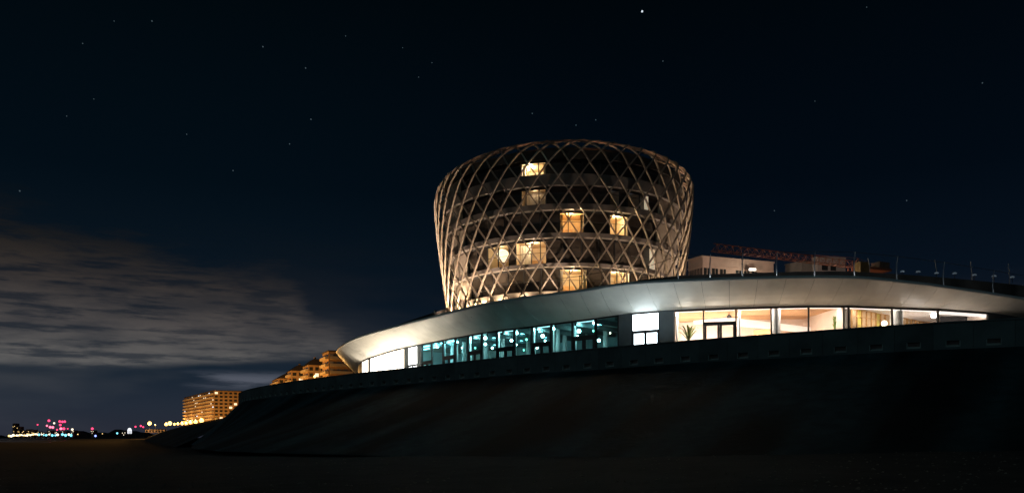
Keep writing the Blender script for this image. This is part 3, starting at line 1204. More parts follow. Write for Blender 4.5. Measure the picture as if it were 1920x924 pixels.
# base and top ring beams
for (z, r, w) in ((12.75, 13.0, .14), (30.15, 10.65, .13)):
    MB().tube([tp(2 * PI * k / 72, z, r) for k in range(73)], w, 6, cap=False).build('ring_beam', M['bronze'], tower)

# slabs
SL = [(14.2, 14.62), (16.98, 17.34), (19.78, 20.24), (22.42, 23.0), (24.75, 25.86), (27.35, 28.25)]
for z0, z1 in SL:
    zm = (z0 + z1) / 2
    rb = r_z(zm) - .95
    MB().ring((TC.x, TC.y), rb - .45, rb, z0 + EYE, z1 + EYE, 0, 2 * PI, 72).build('slab_band', M['slab_band'] if z0 < 27 else M['dark_roof'], tower)
    MB().ring((TC.x, TC.y), .05, rb - .448, z0 + EYE + .02, z1 + EYE - .02, 0, 2 * PI, 48).build('floor_slab', M['core'], tower)
    # ledge rail line above each band
MB().lathe([(12.35, 28.25 + EYE), (12.2, 28.75 + EYE), (11.5, 29.2 + EYE), (10.5, 29.55 + EYE), (9, 29.7 + EYE), (.01, 29.8 + EYE)], (TC.x + .35, TC.y, 0), 60).build('tower_roof', mat('rust_brown_roof', (.20, .095, .06), .7, var=.35, scale=.8), tower)
for k_, (dg_, pw_) in enumerate(((-110, 12), (-75, 14), (-45, 22), (-18, 30), (10, 36), (36, 50), (60, 110), (80, 190), (105, 130))):
    w_ = R(dg_)
    q_ = (TC.x + .3 + 13.0 * math.sin(w_), TC.y - 13.0 * math.cos(w_), 28.05 + EYE)
    MB().lathe([(.001, 0), (.07, .02), (.06, .12), (.001, .13)], q_, 8).build('crown_light', M['lens_warm'], tower)
    lamp('crown_light_lamp', (q_[0], q_[1], q_[2] + .2), pw_, (1, .58, .34), .08)

MB().ring((TC.x, TC.y), 12.1, 12.25, 12.9 + EYE, 14.2 + EYE, 0, 2 * PI, 64).build('base_wall', M['beige_panel'], tower)
MB().lathe([(8.4, 13 + EYE), (8.4, 28 + EYE)], (TC.x, TC.y, 0), 48).build('core_wall', M['core'], tower)

# uplight-ready drum facades, floor by floor
LIT = {4: [(977, 1024, 'bright')], 3: [(977, 1024, 'dim'), (1142, 1162, 'blue'), (1176, 1200, 'blue')], 2: [(1049, 1095, 'orange'), (1142, 1178, 'warm')],
       1: [(914, 955, 'lamp'), (967, 1025, 'soft')], 0: [(1049, 1101, 'warm'), (1143, 1181, 'warm')]}
SLIVER = {3: (1207, 1214), 1: (1217, 1226)}


def phi_of(px, r):
    ph = 0.0
    for _ in range(40):
        dpt = TC.y - r * math.cos(ph)
        x = (px - 960) / F * dpt - TC.x
        ph = math.asin(max(-1, min(1, x / r)))
    return ph


M['curtain_dim'] = M['curtain']
COL = {'bright': (1, .84, .56), 'warm': (1, .74, .42), 'orange': (1, .70, .38), 'soft': (1, .74, .48), 'lamp': (1, .82, .55), 'dim': (1, .72, .48), 'blue': (.5, .6, .9)}
POW = {'bright': 330, 'warm': 290, 'orange': 240, 'soft': 190, 'lamp': 16, 'dim': 13, 'blue': .35}
for f in range(5):
    z0, z1 = SL[f][1] + EYE + .004, SL[f + 1][0] + EYE - .004
    zm = (z0 + z1) / 2 - EYE
    r0, r1 = r_z(z0 - EYE) - 1.42, r_z(z1 - EYE) - 1.42
    r0 = r1 = min(r0, r1)

    def at(ph, rr, z):
        return Vector((TC.x + rr * math.sin(ph), TC.y - rr * math.cos(ph), z))

    lits = sorted([(phi_of(a, r0), phi_of(b, r0), kd) for a, b, kd in LIT[f]])
    segs = []
    cur = R(-58)
    for a, b, kd in lits:
        segs.append((cur, a, None))
        segs.append((a, b, kd))
        cur = b
    segs.append((cur, R(47 - f * .5), None))
    for a, b, kd in segs:
        if kd is None:
            k = max(1, round((b - a) / R(8.2)))
            for i in range(k):
                pa, pb = a + (b - a) * i / k, a + (b - a) * (i + 1) / k
                A, B = at(pa, r0, 0), at(pb, r0, 0)
                dv = (B - A).normalized()
                fr_ = MB()
                fr_.wall(A, A + dv * .05, z0, z1, -.04, .08)
                fr_.wall(B - dv * .05, B, z0, z1, -.04, .08)
                fr_.wall(A + dv * .05, B - dv * .05, z1 - .1, z1, -.03, .08)
                fr_.wall(A + dv * .05, B - dv * .05, z0, z0 + .08, -.03, .08)
                w_ = fr_.build('window', M['dark_metal'], tower)
                MB().wall(A + dv * .05, B - dv * .05, z0 + .08, z1 - .1, .03, .05).build('pane', M['dark_glass'], w_)
                MB().wall(A + dv * .04, B - dv * .04, z0 + 1.05, z0 + 1.09, -.32, -.28).build('balustrade_rail', M['dark_metal'], w_)
        else:
            A, B = at(a, r0, 0), at(b, r0, 0)
            dv = (B - A).normalized()
            wl_ = (B - A).length
            fr_ = MB()
            fr_.wall(A, A + dv * .06, z0, z1, -.05, .1)
            fr_.wall(B - dv * .06, B, z0, z1, -.05, .1)
            fr_.wall(A + dv * .06, B - dv * .06, z1 - .16, z1, -.05, .1)
            fr_.wall(A + dv * .06, B - dv * .06, z0, z0 + .09, -.05, .1)
            cuts_ = {'bright': (.22, .70), 'dim': (.20, .72), 'soft': (.52, .80), 'lamp': (.5,), 'blue': ()}.get(kd, (.36,) if wl_ < 2.6 else (.36, .8))
            for q in cuts_:
                c_ = A + dv * (wl_ * q)
                fr_.wall(c_ - dv * .04, c_ + dv * .04, z0 + .09, z1 - .16, -.04, .09)
            w_ = fr_.build('window', M['dark_metal'], tower)
            MB().wall(A + dv * .06, B - dv * .06, z0 + .09, z1 - .16, .03, .045).build('pane', M['glass'], w_)
            MB().wall(A + dv * .04, B - dv * .04, z0 + 1.05, z0 + 1.09, -.32, -.28).build('balustrade_rail', M['dark_metal'], w_)
            # the room
            nrm = Vector((-dv.y, dv.x, 0))
            if nrm.y < 0:
                nrm = -nrm
            D = 2.9
            wallm = M['room_orange'] if kd == 'orange' else M['room_wall']
            rm = MB()
            rm.wall(A, B, z0, z1, D, D + .1)
            rm.wall(A + dv * .0, A + dv * .04, z0, z1, .11, D - .003)
            rm.wall(B - dv * .04, B, z0, z1, .11, D - .003)
            rm.wall(A + dv * .04, B - dv * .04, z1 - .06, z1 - .004, .11, D - .004)
            rm.wall(A + dv * .04, B - dv * .04, z0 + .004, z0 + .05, .11, D - .004)
            rm.build('room_shell', wallm, w_)
            # curtains either side
            if kd not in ('blue', 'lamp'):
                for q0, q1 in ((.03, .14), (.86, .97)) if kd not in ('dim', 'soft') else (((.05, .48), (.52, .97)) if kd == 'dim' else ((.03, .42),)):
                    cu = MB()
                    nn_ = max(4, int((q1 - q0) * 40))
                    for i in range(nn_ + 1):
                        c_ = A + dv * (wl_ * (q0 + (q1 - q0) * i / nn_)) + nrm * ((.95 if kd in ('dim', 'soft') else .30) + .05 * (i % 2))
                        cu.v += [(c_.x, c_.y, z0 + .1), (c_.x, c_.y, z1 - .18)]
                    for i in range(nn_):
                        cu.f.append((i * 2, i * 2 + 2, i * 2 + 3, i * 2 + 1))
                    cu.build('curtain', M['curtain'], w_)
            c_ = A + dv * (wl_ * .5)
            if kd == 'lamp':
                MB().ball((c_.x + nrm.x * .8, c_.y + nrm.y * .8, z1 - .95), .66, 16, 10).build('lamp_shade', emat('paper_lamp_shade', (1, .80, .52), 1.7), w_, smooth=True)
            else:
                # furniture: bed head / cabinet so the room is not empty
                fm_ = MB()
                fm_.wall(A + dv * wl_ * .2, A + dv * wl_ * .62, z0 + .05, z0 + 1.0, D - .5, D - .05)
                fm_.build('cabinet', M['timber'], w_)
            pl_ = c_ + nrm * .45
            if kd == 'bright':
                pl_ = A + dv * (wl_ * .2) + nrm * .8
                MB().ball((pl_.x, pl_.y, z1 - .45), .14, 10, 6).build('ceiling_bulb', emat('bulb_white', (1, .92, .74), 5), w_, smooth=True)
                pl_ = A + dv * (wl_ * .2) + nrm * 1.2
            lamp('room_lamp', (pl_.x, pl_.y, z1 - .32), POW[kd], COL[kd], .1, parent=w_)
    # solid panels round the rest of the drum
    a0, a1 = R(47 - f * .5), R(302)
    k = 32
    for i in range(k):
        pa, pb = a0 + (a1 - a0) * i / k, a0 + (a1 - a0) * (i + 1) / k
        A, B = at(pa, r0 + .25, 0), at(pb, r0 + .25, 0)
        dv = (B - A).normalized()
        MB().wall(A + dv * .012, B - dv * .012, z0, z1, 0, .18).build('wall_panel', M['beige_panel'], tower)
    if f in SLIVER:
        a, b = (phi_of(x, r0 + .2) for x in SLIVER[f])
        A, B = at(a, r0 + .02, 0), at(b, r0 + .02, 0)
        MB().wall(A, B, z0 + .15, z1 - .25, -.3, -.22).build('lit_blind', emat('lit_blind', (1, .85, .62), .38), tower)

# uplights on the roof round the tower foot
M['lens'] = emat('uplight_lens', (1, .80, .50), 6)
proto_ul = None
angs = [-160, -128, -100, -84, -70, -58, -46, -34, -22, -10, 4, 20, 38, 56, 72, 88, 104, 130, 160]
for i, dg in enumerate(angs):
    ph = R(dg)
    rr = 12.75
    loc = Vector((TC.x + rr * math.sin(ph), TC.y - rr * math.cos(ph), 13.3 + EYE))
    lbl = 'small warm uplight at the tower foot, %s going round from the far left' % ORD[i]
    if proto_ul is None:
        proto_ul = thing('uplight', lbl, 'uplight', loc, ph, 'uplights at the foot of the tower')
        MB().lathe([(.001, 0), (.14, 0), (.16, .2), (.13, .2), (.12, .17)], (0, 0, 0), 12).build('housing', M['dark_metal'], proto_ul, local=True)
        MB().lathe([(.001, .185), (.12, .185)], (0, 0, 0), 12).build('lens', M['lens'], proto_ul, local=True)
        o = proto_ul
    else:
        o = copy_at(proto_ul, loc, ph, lbl)
    LOC[o.name] = loc
    pw = 720 if -100 <= dg <= -20 else (420 if -20 < dg < 60 else 900)
    lamp('uplight_lamp', loc + Vector((0, 0, .26)), pw, (1, .74, .46), .1, parent=None, spot=R(150), aim=loc + Vector((.9 * math.sin(ph), -.9 * math.cos(ph), 6)))
# floodlights out on the roof that catch the outside of the lattice
fl_proto = None
for i, (dg, rr, pw, hz) in enumerate(((-96, 14.4, 3000, 20), (-66, 15.4, 2900, 20), (-38, 15.4, 1900, 20), (-8, 15.6, 1250, 21), (26, 16.4, 1150, 21), (62, 17.5, 1600, 21), (96, 18.5, 4200, 22))):
    ph = R(dg)
    loc = Vector((TC.x + rr * math.sin(ph), TC.y - rr * math.cos(ph), 13.4 + EYE))
    lbl = 'low dark floodlight on the casino roof, %s from the left along the tower foot' % ORD[i]
    if fl_proto is None:
        fl_proto = thing('floodlight', lbl, 'floodlight', loc, ph, 'floodlights on the casino roof')
        MB().box(-.16, .16, -.1, .1, 0, .22).build('housing', M['dark_metal'], fl_proto, local=True)
        MB().box(-.13, .13, -.07, .07, .222, .226).build('lens', M['lens'], fl_proto, local=True)
    else:
        copy_at(fl_proto, loc, ph, lbl)
    lamp('floodlight_lamp', loc + Vector((0, 0, .32)), pw, (1, .76, .58), .12, spot=R(120), aim=(TC.x + 12 * math.sin(ph - .1), TC.y - 12 * math.cos(ph - .1), hz + 5 + EYE))

# ------------------------------------------------------------------ roof railing: leaning posts and a cable
rail = thing('roof_railing', 'row of slender pale leaning posts with a thin cable along the canopy edge', 'railing', tuple(LIP(4)))
tops = []


def rail_post(px, inset, h, m_, lean=.12):
    u = lip_u(px)
    p = LIP(u)
    k = inn(u)
    b = Vector((p.x + k.x * inset, p.y + k.y * inset, p.z + .12))
    o_ = Vector((-k.x, -k.y, 0)) * lean
    side = Vector((1, 0, 0)) * lean * 1.2
    pts = [b + side * .55 - o_ * .2, b + Vector((0, 0, h * .35)), b + Vector((0, 0, h * .7)) + side * .15 + o_ * .3, b + Vector((0, 0, h)) + side * .5 + o_]
    MB().tube(pts, .055, 6, r2=.035).build('post', m_, rail)
    MB().box(-.09 + pts[0].x, .09 + pts[0].x, -.09 + pts[0].y, .09 + pts[0].y, pts[0].z - .2, pts[0].z + .03).build('post_foot', M['dark_metal'], rail)
    return pts[3]


for px in (868, 888, 914.6, 943, 974, 1007, 1043, 1083, 1124, 1167, 1213):
    tops.append(rail_post(px, .35, 1.45, M['cable'], .04))
for px in (1270, 1331, 1392, 1457, 1529, 1605, 1686, 1774, 1868, 1975):
    tops.append(rail_post(px, .35, 2.15, M['post'], .1))
    q_ = tops[-1]
    lamp('added_post_light', (q_.x + .5, q_.y - .1, q_.z - 1.75), 9, (.85, .93, 1), .05)  # light without a fixture, added to brighten the posts
MB().tube([t + Vector((0, 0, -.05)) for t in tops], .022, 5).build('cable', M['cable'], rail)
# second row of short masts with foot lamps further back on the roof
mast_proto = None
back_masts = [(1628.7, 484, 502), (1754.5, 487, 512), (1821, 490, 516), (1891.5, 494, 519)]
for i, (px, y0, y1) in enumerate(back_masts):
    d = 84 + i * .6
    a, b = P(px + 2, y1, d), P(px - 1, y0, d)
    t_ = thing('roof_mast', 'short pale mast far back on the dark roof, %s from the left of four' % ORD[i], 'mast', (a.x, a.y, a.z - .9), 0, 'short masts on the rear of the roof')
    MB().tube([(0, 0, 0), (0, 0, .9), (b.x - a.x, 0, b.z - a.z + .9)], .05, 6, r2=.04).build('pole', M['post'], t_, local=True)
    MB().lathe([(.001, 0), (.16, 0), (.16, .06), (.05, .1)], (0, 0, 0), 10).build('base_plate', M['dark_metal'], t_, local=True)
M['foot_glow'] = emat('roof_lamp_lens', (.75, .88, 1), .05)
for i, (px, py) in enumerate(((1692, 508.5), (1721.7, 509), (1756, 511.5), (1790, 512), (1827, 515), (1864, 517), (1898, 519))):
    d = 70.5 + i * .25
    a = P(px, py, d)
    t_ = thing('roof_lamp', 'small low dome lamp on the dark roof edge, %s from the left' % ORD[i], 'lamp', (a.x, a.y, a.z - .5), 0, 'dome lamps on the roof')
    MB().tube([(0, 0, 0), (0, 0, .45)], .03, 6).build('stem', M['dark_metal'], t_, local=True)
    MB().lathe([(.20, .45), (.17, .52), (.09, .57), (.001, .58)], (0, 0, 0), 10).build('dome', M['foot_glow'], t_, local=True)

# unseen uplights added on the terrace to brighten the canopy underside
cu_proto = None
for i, (px, dp, pw, col) in enumerate(((690, -2.2, 480, (1, .84, .62)), (715, -2.4, 1000, (1, .86, .65)), (745, -2.5, 1050, (1, .86, .65)), (785, -2.6, 560, (1, .86, .66)), (830, -2.6, 120, (1, .9, .78)), (1080, -2.6, 60, (.8, 1, .95)), (1185, -3.6, 230, (.78, .94, 1)), (1240, -3.6, 230, (.78, .94, 1)), (1330, -2.4, 90, (1, .80, .60)),
                                       (1440, -2.4, 60, (1, .80, .62)), (1560, -2.0, 80, (1, .80, .62)), (1720, -2.0, 110, (1, .74, .54)), (1830, -2.0, 90, (1, .80, .62)))):
    p = inside(px, dp)
    lbl = 'added unseen canopy uplight on the terrace behind the sea wall edge, %s from the left' % ORD[i]
    if cu_proto is None:
        cu_proto = thing('added_canopy_uplight', lbl, 'uplight', (p.x, p.y, TZ + .004), 0, 'added canopy uplights on the terrace')
        MB().lathe([(.001, 0), (.15, 0), (.15, .12), (.12, .12), (.11, .1)], (0, 0, 0), 12).build('housing', M['dark_metal'], cu_proto, local=True)
        MB().lathe([(.001, .105), (.11, .105)], (0, 0, 0), 12).build('lens', M['lens_warm'], cu_proto, local=True)
    else:
        copy_at(cu_proto, (p.x, p.y, TZ + .004), 0, lbl)
    lamp('added_canopy_lamp', (p.x, p.y, TZ + .16), pw, col, .1, spot=R(150), aim=(p.x, p.y, 30))

# ------------------------------------------------------------------ pale building, shed and crane behind the roof
M['peach'] = mat('peach_render', (.55, .42, .34), .75, var=.1, scale=.4)
M['grey_render'] = mat('grey_render', (.30, .27, .24), .8, var=.2, scale=.4)
M['dim_window'] = mat('dim_window', (.03, .035, .035), .12, spec=.6)


def facade_building(name, label, c0, c1, c2, z0, z1, wallm, nwin, hw, sill, roofm=None, group=None):
    """corner c1 nearest; faces c0-c1 and c1-c2"""
    o = thing(name, label, 'building', (c1[0], c1[1], z0), 0, group)
    c3 = (c0[0] + c2[0] - c1[0], c0[1] + c2[1] - c1[1])
    q = [c0, c1, c2, c3]
    b = MB()
    b.hexa([(x, y, z0) for x, y in q], [(x, y, z1) for x, y in q])
    b.build('wall', wallm, o)
    cx_, cy_ = sum(x for x, y in q) / 4, sum(y for x, y in q) / 4
    r_ = MB()
    e = [(cx_ + (x - cx_) * 1.03, cy_ + (y - cy_) * 1.03) for x, y in q]
    r_.hexa([(x, y, z1 + .003) for x, y in e], [(x, y, z1 + .25) for x, y in e])
    r_.build('roof', roofm or wallm, o)
    return o


c0, c1, c2 = (29.3, 133), (31.0, 130.0), (44.0, 134.6)
pale = facade_building('pale_building', 'pale peach flat roofed building with dark window row, right of the tower', c0, c1, c2, 8.5, 29.3 + EYE, M['peach'], 0, 0, 0)
for (a, b, n_, frac) in ((c0, c1, 5, .74), (c1, c2, 9, .74)):
    A, B = Vector(a), Vector(b)
    for k in range(n_):
        if n_ == 9 and k in (3, 7, 8):
            continue
        s0 = A.lerp(B, (k + .5 - frac / 2) / n_)
        s1 = A.lerp(B, (k + .5 + frac / 2) / n_)
        w_ = MB().wall(s0, s1, 25.3 + EYE, 27.6 + EYE, -.04, -.003).build('window', M['dim_window'], pale)
        MB().wall(s0 + (s1 - s0) * .47, s0 + (s1 - s0) * .53, 25.3 + EYE, 27.6 + EYE, -.1, -.043).build('mullion', M['peach'], w_)
    MB().wall(A, B, 27.85 + EYE, 28.05 + EYE, -.12, -.003).build('cornice', M['peach'], pale)
q = P(1411, 505, 131)
wl2 = thing('wall_floodlight', 'bright white floodlight on the wall of the pale peach building', 'floodlight', tuple(q))
MB().box(-.55, .55, -.05, .12, -.16, .16).build('lens', emat('white_flood_lens', (1, .95, .82), 3.5), wl2, local=True)
MB().box(-.6, .6, .123, .9, -.2, .2).build('housing', M['dark_metal'], wl2, local=True)
lamp('floodlight_lamp', (q.x, q.y - 3, q.z - 1.5), 500, (1, .86, .66), .3)
def added_pole(x, y, z, label):  # unseen pole, added as a stand for an added glow lamp
    t_ = thing('added_light_pole', label, 'light pole', (x, y, 13.1 + EYE), 0, 'added unseen light poles on the rear of the casino roof')
    h = z - 13.1 - EYE
    MB().tube([(0, 0, 0), (0, 0, h - .5)], .07, 6).build('pole', M['dark_metal'], t_, local=True)
    MB().lathe([(.28, h - .2), (.3, h - .32), (.001, h - .45)], (0, 0, 0), 10).build('lamp_bowl', M['dark_metal'], t_, local=True)


added_pole(31, 118, 24, 'added unseen light pole in front of the pale peach building, nearest the tower')
added_pole(46, 122, 22, 'added unseen light pole right of the pale peach building')
added_pole(44, 104, 21, 'added unseen light pole below the red crane jib, closest to the canopy edge')
lamp('added_glow_lamp', (31, 118, 24), 1900, (1, .70, .56), .4)  # light added to brighten the pale building
lamp('added_glow_lamp', (46, 122, 22), 1400, (1, .66, .50), .4)  # added fill light beside the pale building

shed = facade_building('rooftop_shed', 'dim brown building block in front of the red crane', (48.5, 142), (50.5, 139.5), (58.8, 141.5), 8.5, 30.5 + EYE, M['grey_render'], 0, 0, 0)
pl2 = facade_building('stair_block', 'small pale stair block beneath the red crane jib', (51.6, 137.6), (52, 136.2), (57.2, 137.2), 8.5, 30.6 + EYE, mat('pale_stair_render', (.42, .38, .36), .8, var=.1), 0, 0, 0)
MB().wall((52.8, 136.35), (53.9, 136.56), 28.5 + EYE, 29.4 + EYE, -.05, -.003).build('window', M['dim_window'], pl2)
MB().wall((54.4, 136.66), (55.4, 136.85), 28.5 + EYE, 29.4 + EYE, -.05, -.003).build('window', M['dim_window'], pl2)

M['crane'] = mat('crane_red_paint', (.40, .15, .07), .5, var=.2)
A = P(1338, 470, 110)
B = P(1604, 500, 121)
B.z = A.z
crane = thing('tower_crane', 'red lattice tower crane jib reaching left above the dark roof', 'crane', (B.x, B.y, 8.6))
ax = (B - A)
LJ = ax.length
ax.normalize()
sd_ = Vector((-ax.y, ax.x, 0))
Hj, Wj = 1.0, .5
for s in (-1, 1):
    MB().tube([A + sd_ * Wj * s, B + sd_ * Wj * s], .055, 5).build('jib_chord', M['crane'], crane)
MB().tube([A + Vector((0, 0, Hj)), B + Vector((0, 0, Hj))], .055, 5).build('jib_chord', M['crane'], crane)
nl = 20
for k in range(nl):
    p0, p1 = A + ax * LJ * k / nl, A + ax * LJ * (k + 1) / nl
    pm_ = (p0 + p1) / 2 + Vector((0, 0, Hj))
    lc = MB()
    for s in (-1, 1):
        lc.tube([p0 + sd_ * Wj * s, pm_], .03, 4)
        lc.tube([pm_, p1 + sd_ * Wj * s], .03, 4)
    lc.tube([p0 - sd_ * Wj, p0 + sd_ * Wj], .035, 4)
    lc.build('lacing', M['crane'], crane)
E = B + ax * 6.5
MB().hexa([tuple(B + sd_ * s * 1.0 + ax * t_ + Vector((0, 0, -.15))) for s, t_ in ((-1, .5), (-1, 6.5), (1, 6.5), (1, .5))],
          [tuple(B + sd_ * s * 1.0 + ax * t_ + Vector((0, 0, .2))) for s, t_ in ((-1, .5), (-1, 6.5), (1, 6.5), (1, .5))]).build('counter_jib', M['crane'], crane)
MB().hexa([tuple(B + sd_ * s * .8 + ax * t_ + Vector((0, 0, .2))) for s, t_ in ((-1, 4.2), (-1, 6.3), (1, 6.3), (1, 4.2))],
          [tuple(B + sd_ * s * .8 + ax * t_ + Vector((0, 0, 1.2))) for s, t_ in ((-1, 4.2), (-1, 6.3), (1, 6.3), (1, 4.2))]).build('counterweight', mat('counterweight_concrete', (.20, .15, .11), .8), crane)
cab = MB().hexa([tuple(B + sd_ * (s - 1.6) + ax * t_ + Vector((0, 0, -1.5))) for s, t_ in ((-.6, -1.4), (-.6, .4), (.6, .4), (.6, -1.4))],
                [tuple(B + sd_ * (s - 1.6) + ax * t_ + Vector((0, 0, .4))) for s, t_ in ((-.6, -1.4), (-.6, .4), (.6, .4), (.6, -1.4))]).build('cab', mat('cab_yellow', (.20, .16, .06), .5), crane)
mz = MB()
for sx_, sy_ in ((-.8, -.8), (.8, -.8), (.8, .8), (-.8, .8)):
    mz.tube([(B.x + sx_, B.y + sy_, 8.6), (B.x + sx_, B.y + sy_, B.z)], .09, 5)
for k in range(10):
    z0_, z1_ = 8.6 + (B.z - 8.6) * k / 10, 8.6 + (B.z - 8.6) * (k + 1) / 10
    for (xa, ya), (xb, yb) in (((-.8, -.8), (.8, -.8)), ((.8, -.8), (.8, .8)), ((.8, .8), (-.8, .8)), ((-.8, .8), (-.8, -.8))):
        mz.tube([(B.x + xa, B.y + ya, z0_), (B.x + xb, B.y + yb, z1_)], .05, 4)
mz.build('mast', M['crane'], crane)
mz = MB()
ap = B + Vector((0, 0, 1.5)) + ax * .6
for s in (-.6, .6):
    mz.tube([B + sd_ * s + Vector((0, 0, .1)), ap], .06, 5)
mz.tube([ap, A + ax * LJ * .55 + Vector((0, 0, Hj))], .025, 4)
mz.tube([ap, E + Vector((0, 0, .2))], .03, 4)
mz.build('apex_frame', M['crane'], crane)
lamp('added_glow_lamp', (44, 104, 21), 420, (1, .50, .30), .4)  # light added to brighten the crane jib

# ------------------------------------------------------------------ apartment blocks along the sea front
M['brick'] = mat('ochre_brick_facade', (.45, .28, .15), .8, var=.18, scale=.3)
M['balcony'] = mat('pale_balcony_front', (.60, .48, .34), .7, var=.12, scale=.3)
M['win_lit'] = emat('lit_apartment_window', (1, .78, .50), 1.3, sampled=False)
M['win_lit_cool'] = emat('lit_cool_window', (.85, .92, 1), 1.6, sampled=False)
M['win_grey'] = mat('grey_glass_front', (.30, .28, .28), .35, var=.3, scale=.8)
M['tile_roof'] = mat('dark_tile_roof', (.055, .045, .045), .8, var=.2)


def apartment(label, corner, Ls, Wg, z1, floors, bays, gbays, seed, glazed=False, lit=.10, rz=R(24.6), pitched=True):
    """corner = near seaward corner; local +y runs along the sea front away from us, +x inland"""
    rg = random.Random(seed)
    z0 = 5.4 + EYE
    o = thing('apartment_block', label, 'building', (corner[0], corner[1], z0), rz)
    Ht = z1 - z0
    fh = Ht / floors
    MB().box(0, Wg, 0, Ls, 0, Ht).build('wall', M['brick'], o, local=True)
    if pitched:
        r_ = MB()
        r_.add([(-.5, -.5, Ht + .01), (Wg + .5, -.5, Ht + .01), (Wg + .5, Ls + .5, Ht + .01), (-.5, Ls + .5, Ht + .01), (Wg * .35, 1.2, Ht + 3), (Wg * .65, 1.2, Ht + 3), (Wg * .65, Ls - 1.2, Ht + 3), (Wg * .35, Ls - 1.2, Ht + 3)],
               [(3, 2, 1, 0), (0, 1, 5, 4), (1, 2, 6, 5), (2, 3, 7, 6), (3, 0, 4, 7), (4, 5, 6, 7)])
        r_ = r_.build('roof', M['tile_roof'], o, local=True)
        MB().box(Wg * .45, Wg * .55, Ls * .3, Ls * .3 + 1.2, Ht + 2.9, Ht + 4.2).build('chimney', M['brick'], r_, local=True)
    else:
        MB().box(-.3, Wg + .3, -.3, Ls + .3, Ht + .01, Ht + .5).build('roof', M['tile_roof'], o, local=True)
    wmesh = MB().box(-.05, -.004, 0, Ls / bays * .55, 0, fh * .55)
    gm_ = MB().box(0, Wg / gbays * .6, -.05, -.004, 0, fh * .55)
    pw = pg = None
    f_from = max(0, floors - 8)
    for f in range(f_from, floors):
        # sea side balcony and its windows
        bl = MB()
        bl.box(-1.25, -.06, .3, Ls - .3, f * fh - .12, f * fh)
        bl.box(-1.3, -1.2, .3, Ls - .3, f * fh + .003, f * fh + .95)
        bl.box(-1.198, -.06, .3, .4, f * fh + .003, f * fh + .95)
        bl.build('balcony', M['balcony'], o, local=True)
        for b in range(bays):
            on = rg.random() < lit
            mt = (M['win_lit'] if rg.random() < .8 else M['win_lit_cool']) if on else M['dim_window']
            w_ = MB()
            w_.v, w_.f = [(x, y + (b + .2) * Ls / bays, z + f * fh + .35) for x, y, z in wmesh.v], list(wmesh.f)
            w_.build('window', mt, o, local=True)
        # gable towards us
        if glazed:
            bl = MB()
            bl.box(Wg * .04, Wg * .7, -1.0, -.06, f * fh - .12, f * fh)
            bl.box(Wg * .04, Wg * .7, -1.04, -.96, f * fh + .003, f * fh + 1.0)
            bl.build('balcony', M['balcony'], o, local=True)
        for b in range(gbays):
            on = rg.random() < lit * .8
            mt = M['win_lit'] if on else (M['win_grey'] if glazed and b < gbays - 2 else M['dim_window'])
            w_ = MB()
            w_.v, w_.f = [(x + (b + .2) * Wg / gbays, y, z + f * fh + .35) for x, y, z in gm_.v], list(gm_.f)
            w_.build('window', mt, o, local=True)
        if not glazed:
            MB().box(.1, Wg - .1, -.12, -.006, f * fh - .1, f * fh + .14).build('floor_band', M['balcony'], o, local=True)
    return o


def corner_at(px, d):
    return ((px - 960) / F * d, d)


apartment('nearest orange lit apartment block with grey glazed balconies, beside the white canopy tip', corner_at(616, 325), 12, 14, 36.0 + EYE - 1, 10, 3, 5, 3, glazed=True, lit=.05, pitched=False)
apartment('orange lit apartment block with banded balconies, second from the white canopy tip', corner_at(578, 372), 14, 8, 33.8 + EYE, 10, 4, 3, 5, lit=.05)
apartment('narrow dark apartment block with small tiled roof between two orange blocks', corner_at(546, 420), 12, 10, 35.2 + EYE, 10, 3, 3, 9, lit=.04)
apartment('leftmost orange lit apartment block on the terrace skyline with tiled roof', corner_at(522, 440), 24, 12, 32.6 + EYE, 10, 6, 4, 12, lit=.10)
apartment('large orange lit apartment slab with white lit windows standing alone at the far left', corner_at(401, 590), 129, 24, 34.6 + EYE, 11, 18, 7, 21, lit=.11, rz=R(31.3), pitched=False)

# lamps on the promenade that light those facades
M['sodium'] = emat('sodium_lamp', (1, .60, .17), 4.0, sampled=False)
M['pole'] = mat('galvanised_pole', (.2, .19, .18), .5, metal=.3)
proto_sl = None


def street_lamp(loc, h, label, r=.5, group='street lamps along the promenade'):
    global proto_sl
    if proto_sl is None:
        proto_sl = thing('street_lamp', label, 'street lamp', loc, 0, group)
        MB().tube([(0, 0, 0), (0, 0, 1)], .12, 6, r2=.07).build('pole', M['pole'], proto_sl, local=True)
        MB().ball((0, 0, 1.0), 1.0, 12, 8).build('lamp_globe', M['sodium'], proto_sl, smooth=True, local=True)
        o = proto_sl
    else:
        o = copy_at(proto_sl, loc, 0, label)
    for ch in o.children:
        if ch.name.startswith('pole'):
            ch.scale = (1, 1, h)
        else:
            ch.scale = (r, r, r)
            ch.location = (0, 0, h - r)
    return o


PZ = 5.4 + EYE
row = [(280.5, 793, 820, 1.6), (311.5, 795, 800, 1.3), (318.5, 793, 760, 1.6), (327, 795, 720, .8), (333.5, 794, 690, .9), (341.5, 793.5, 660, 1.0), (349, 793, 630, 1.0), (357, 791, 600, 1.15), (367, 790.5, 560, 1.0), (378, 788, 530, 1.2)]
for i, (px, py, d, r) in enumerate(row):
    q = P(px, py, d)
    lbl = ('single amber street lamp standing left of the row at the far dike' if i == 0 else 'amber street lamp in the row below the large apartment slab, %s from the left' % ORD[i - 1])
    street_lamp((q.x, q.y, PZ), q.z - PZ, lbl, r * 1.18)
    if i > 0:
        lamp('street_lamp_light', (q.x, q.y, q.z + 1.5), 6500, (1, .50, .13), 1.0)
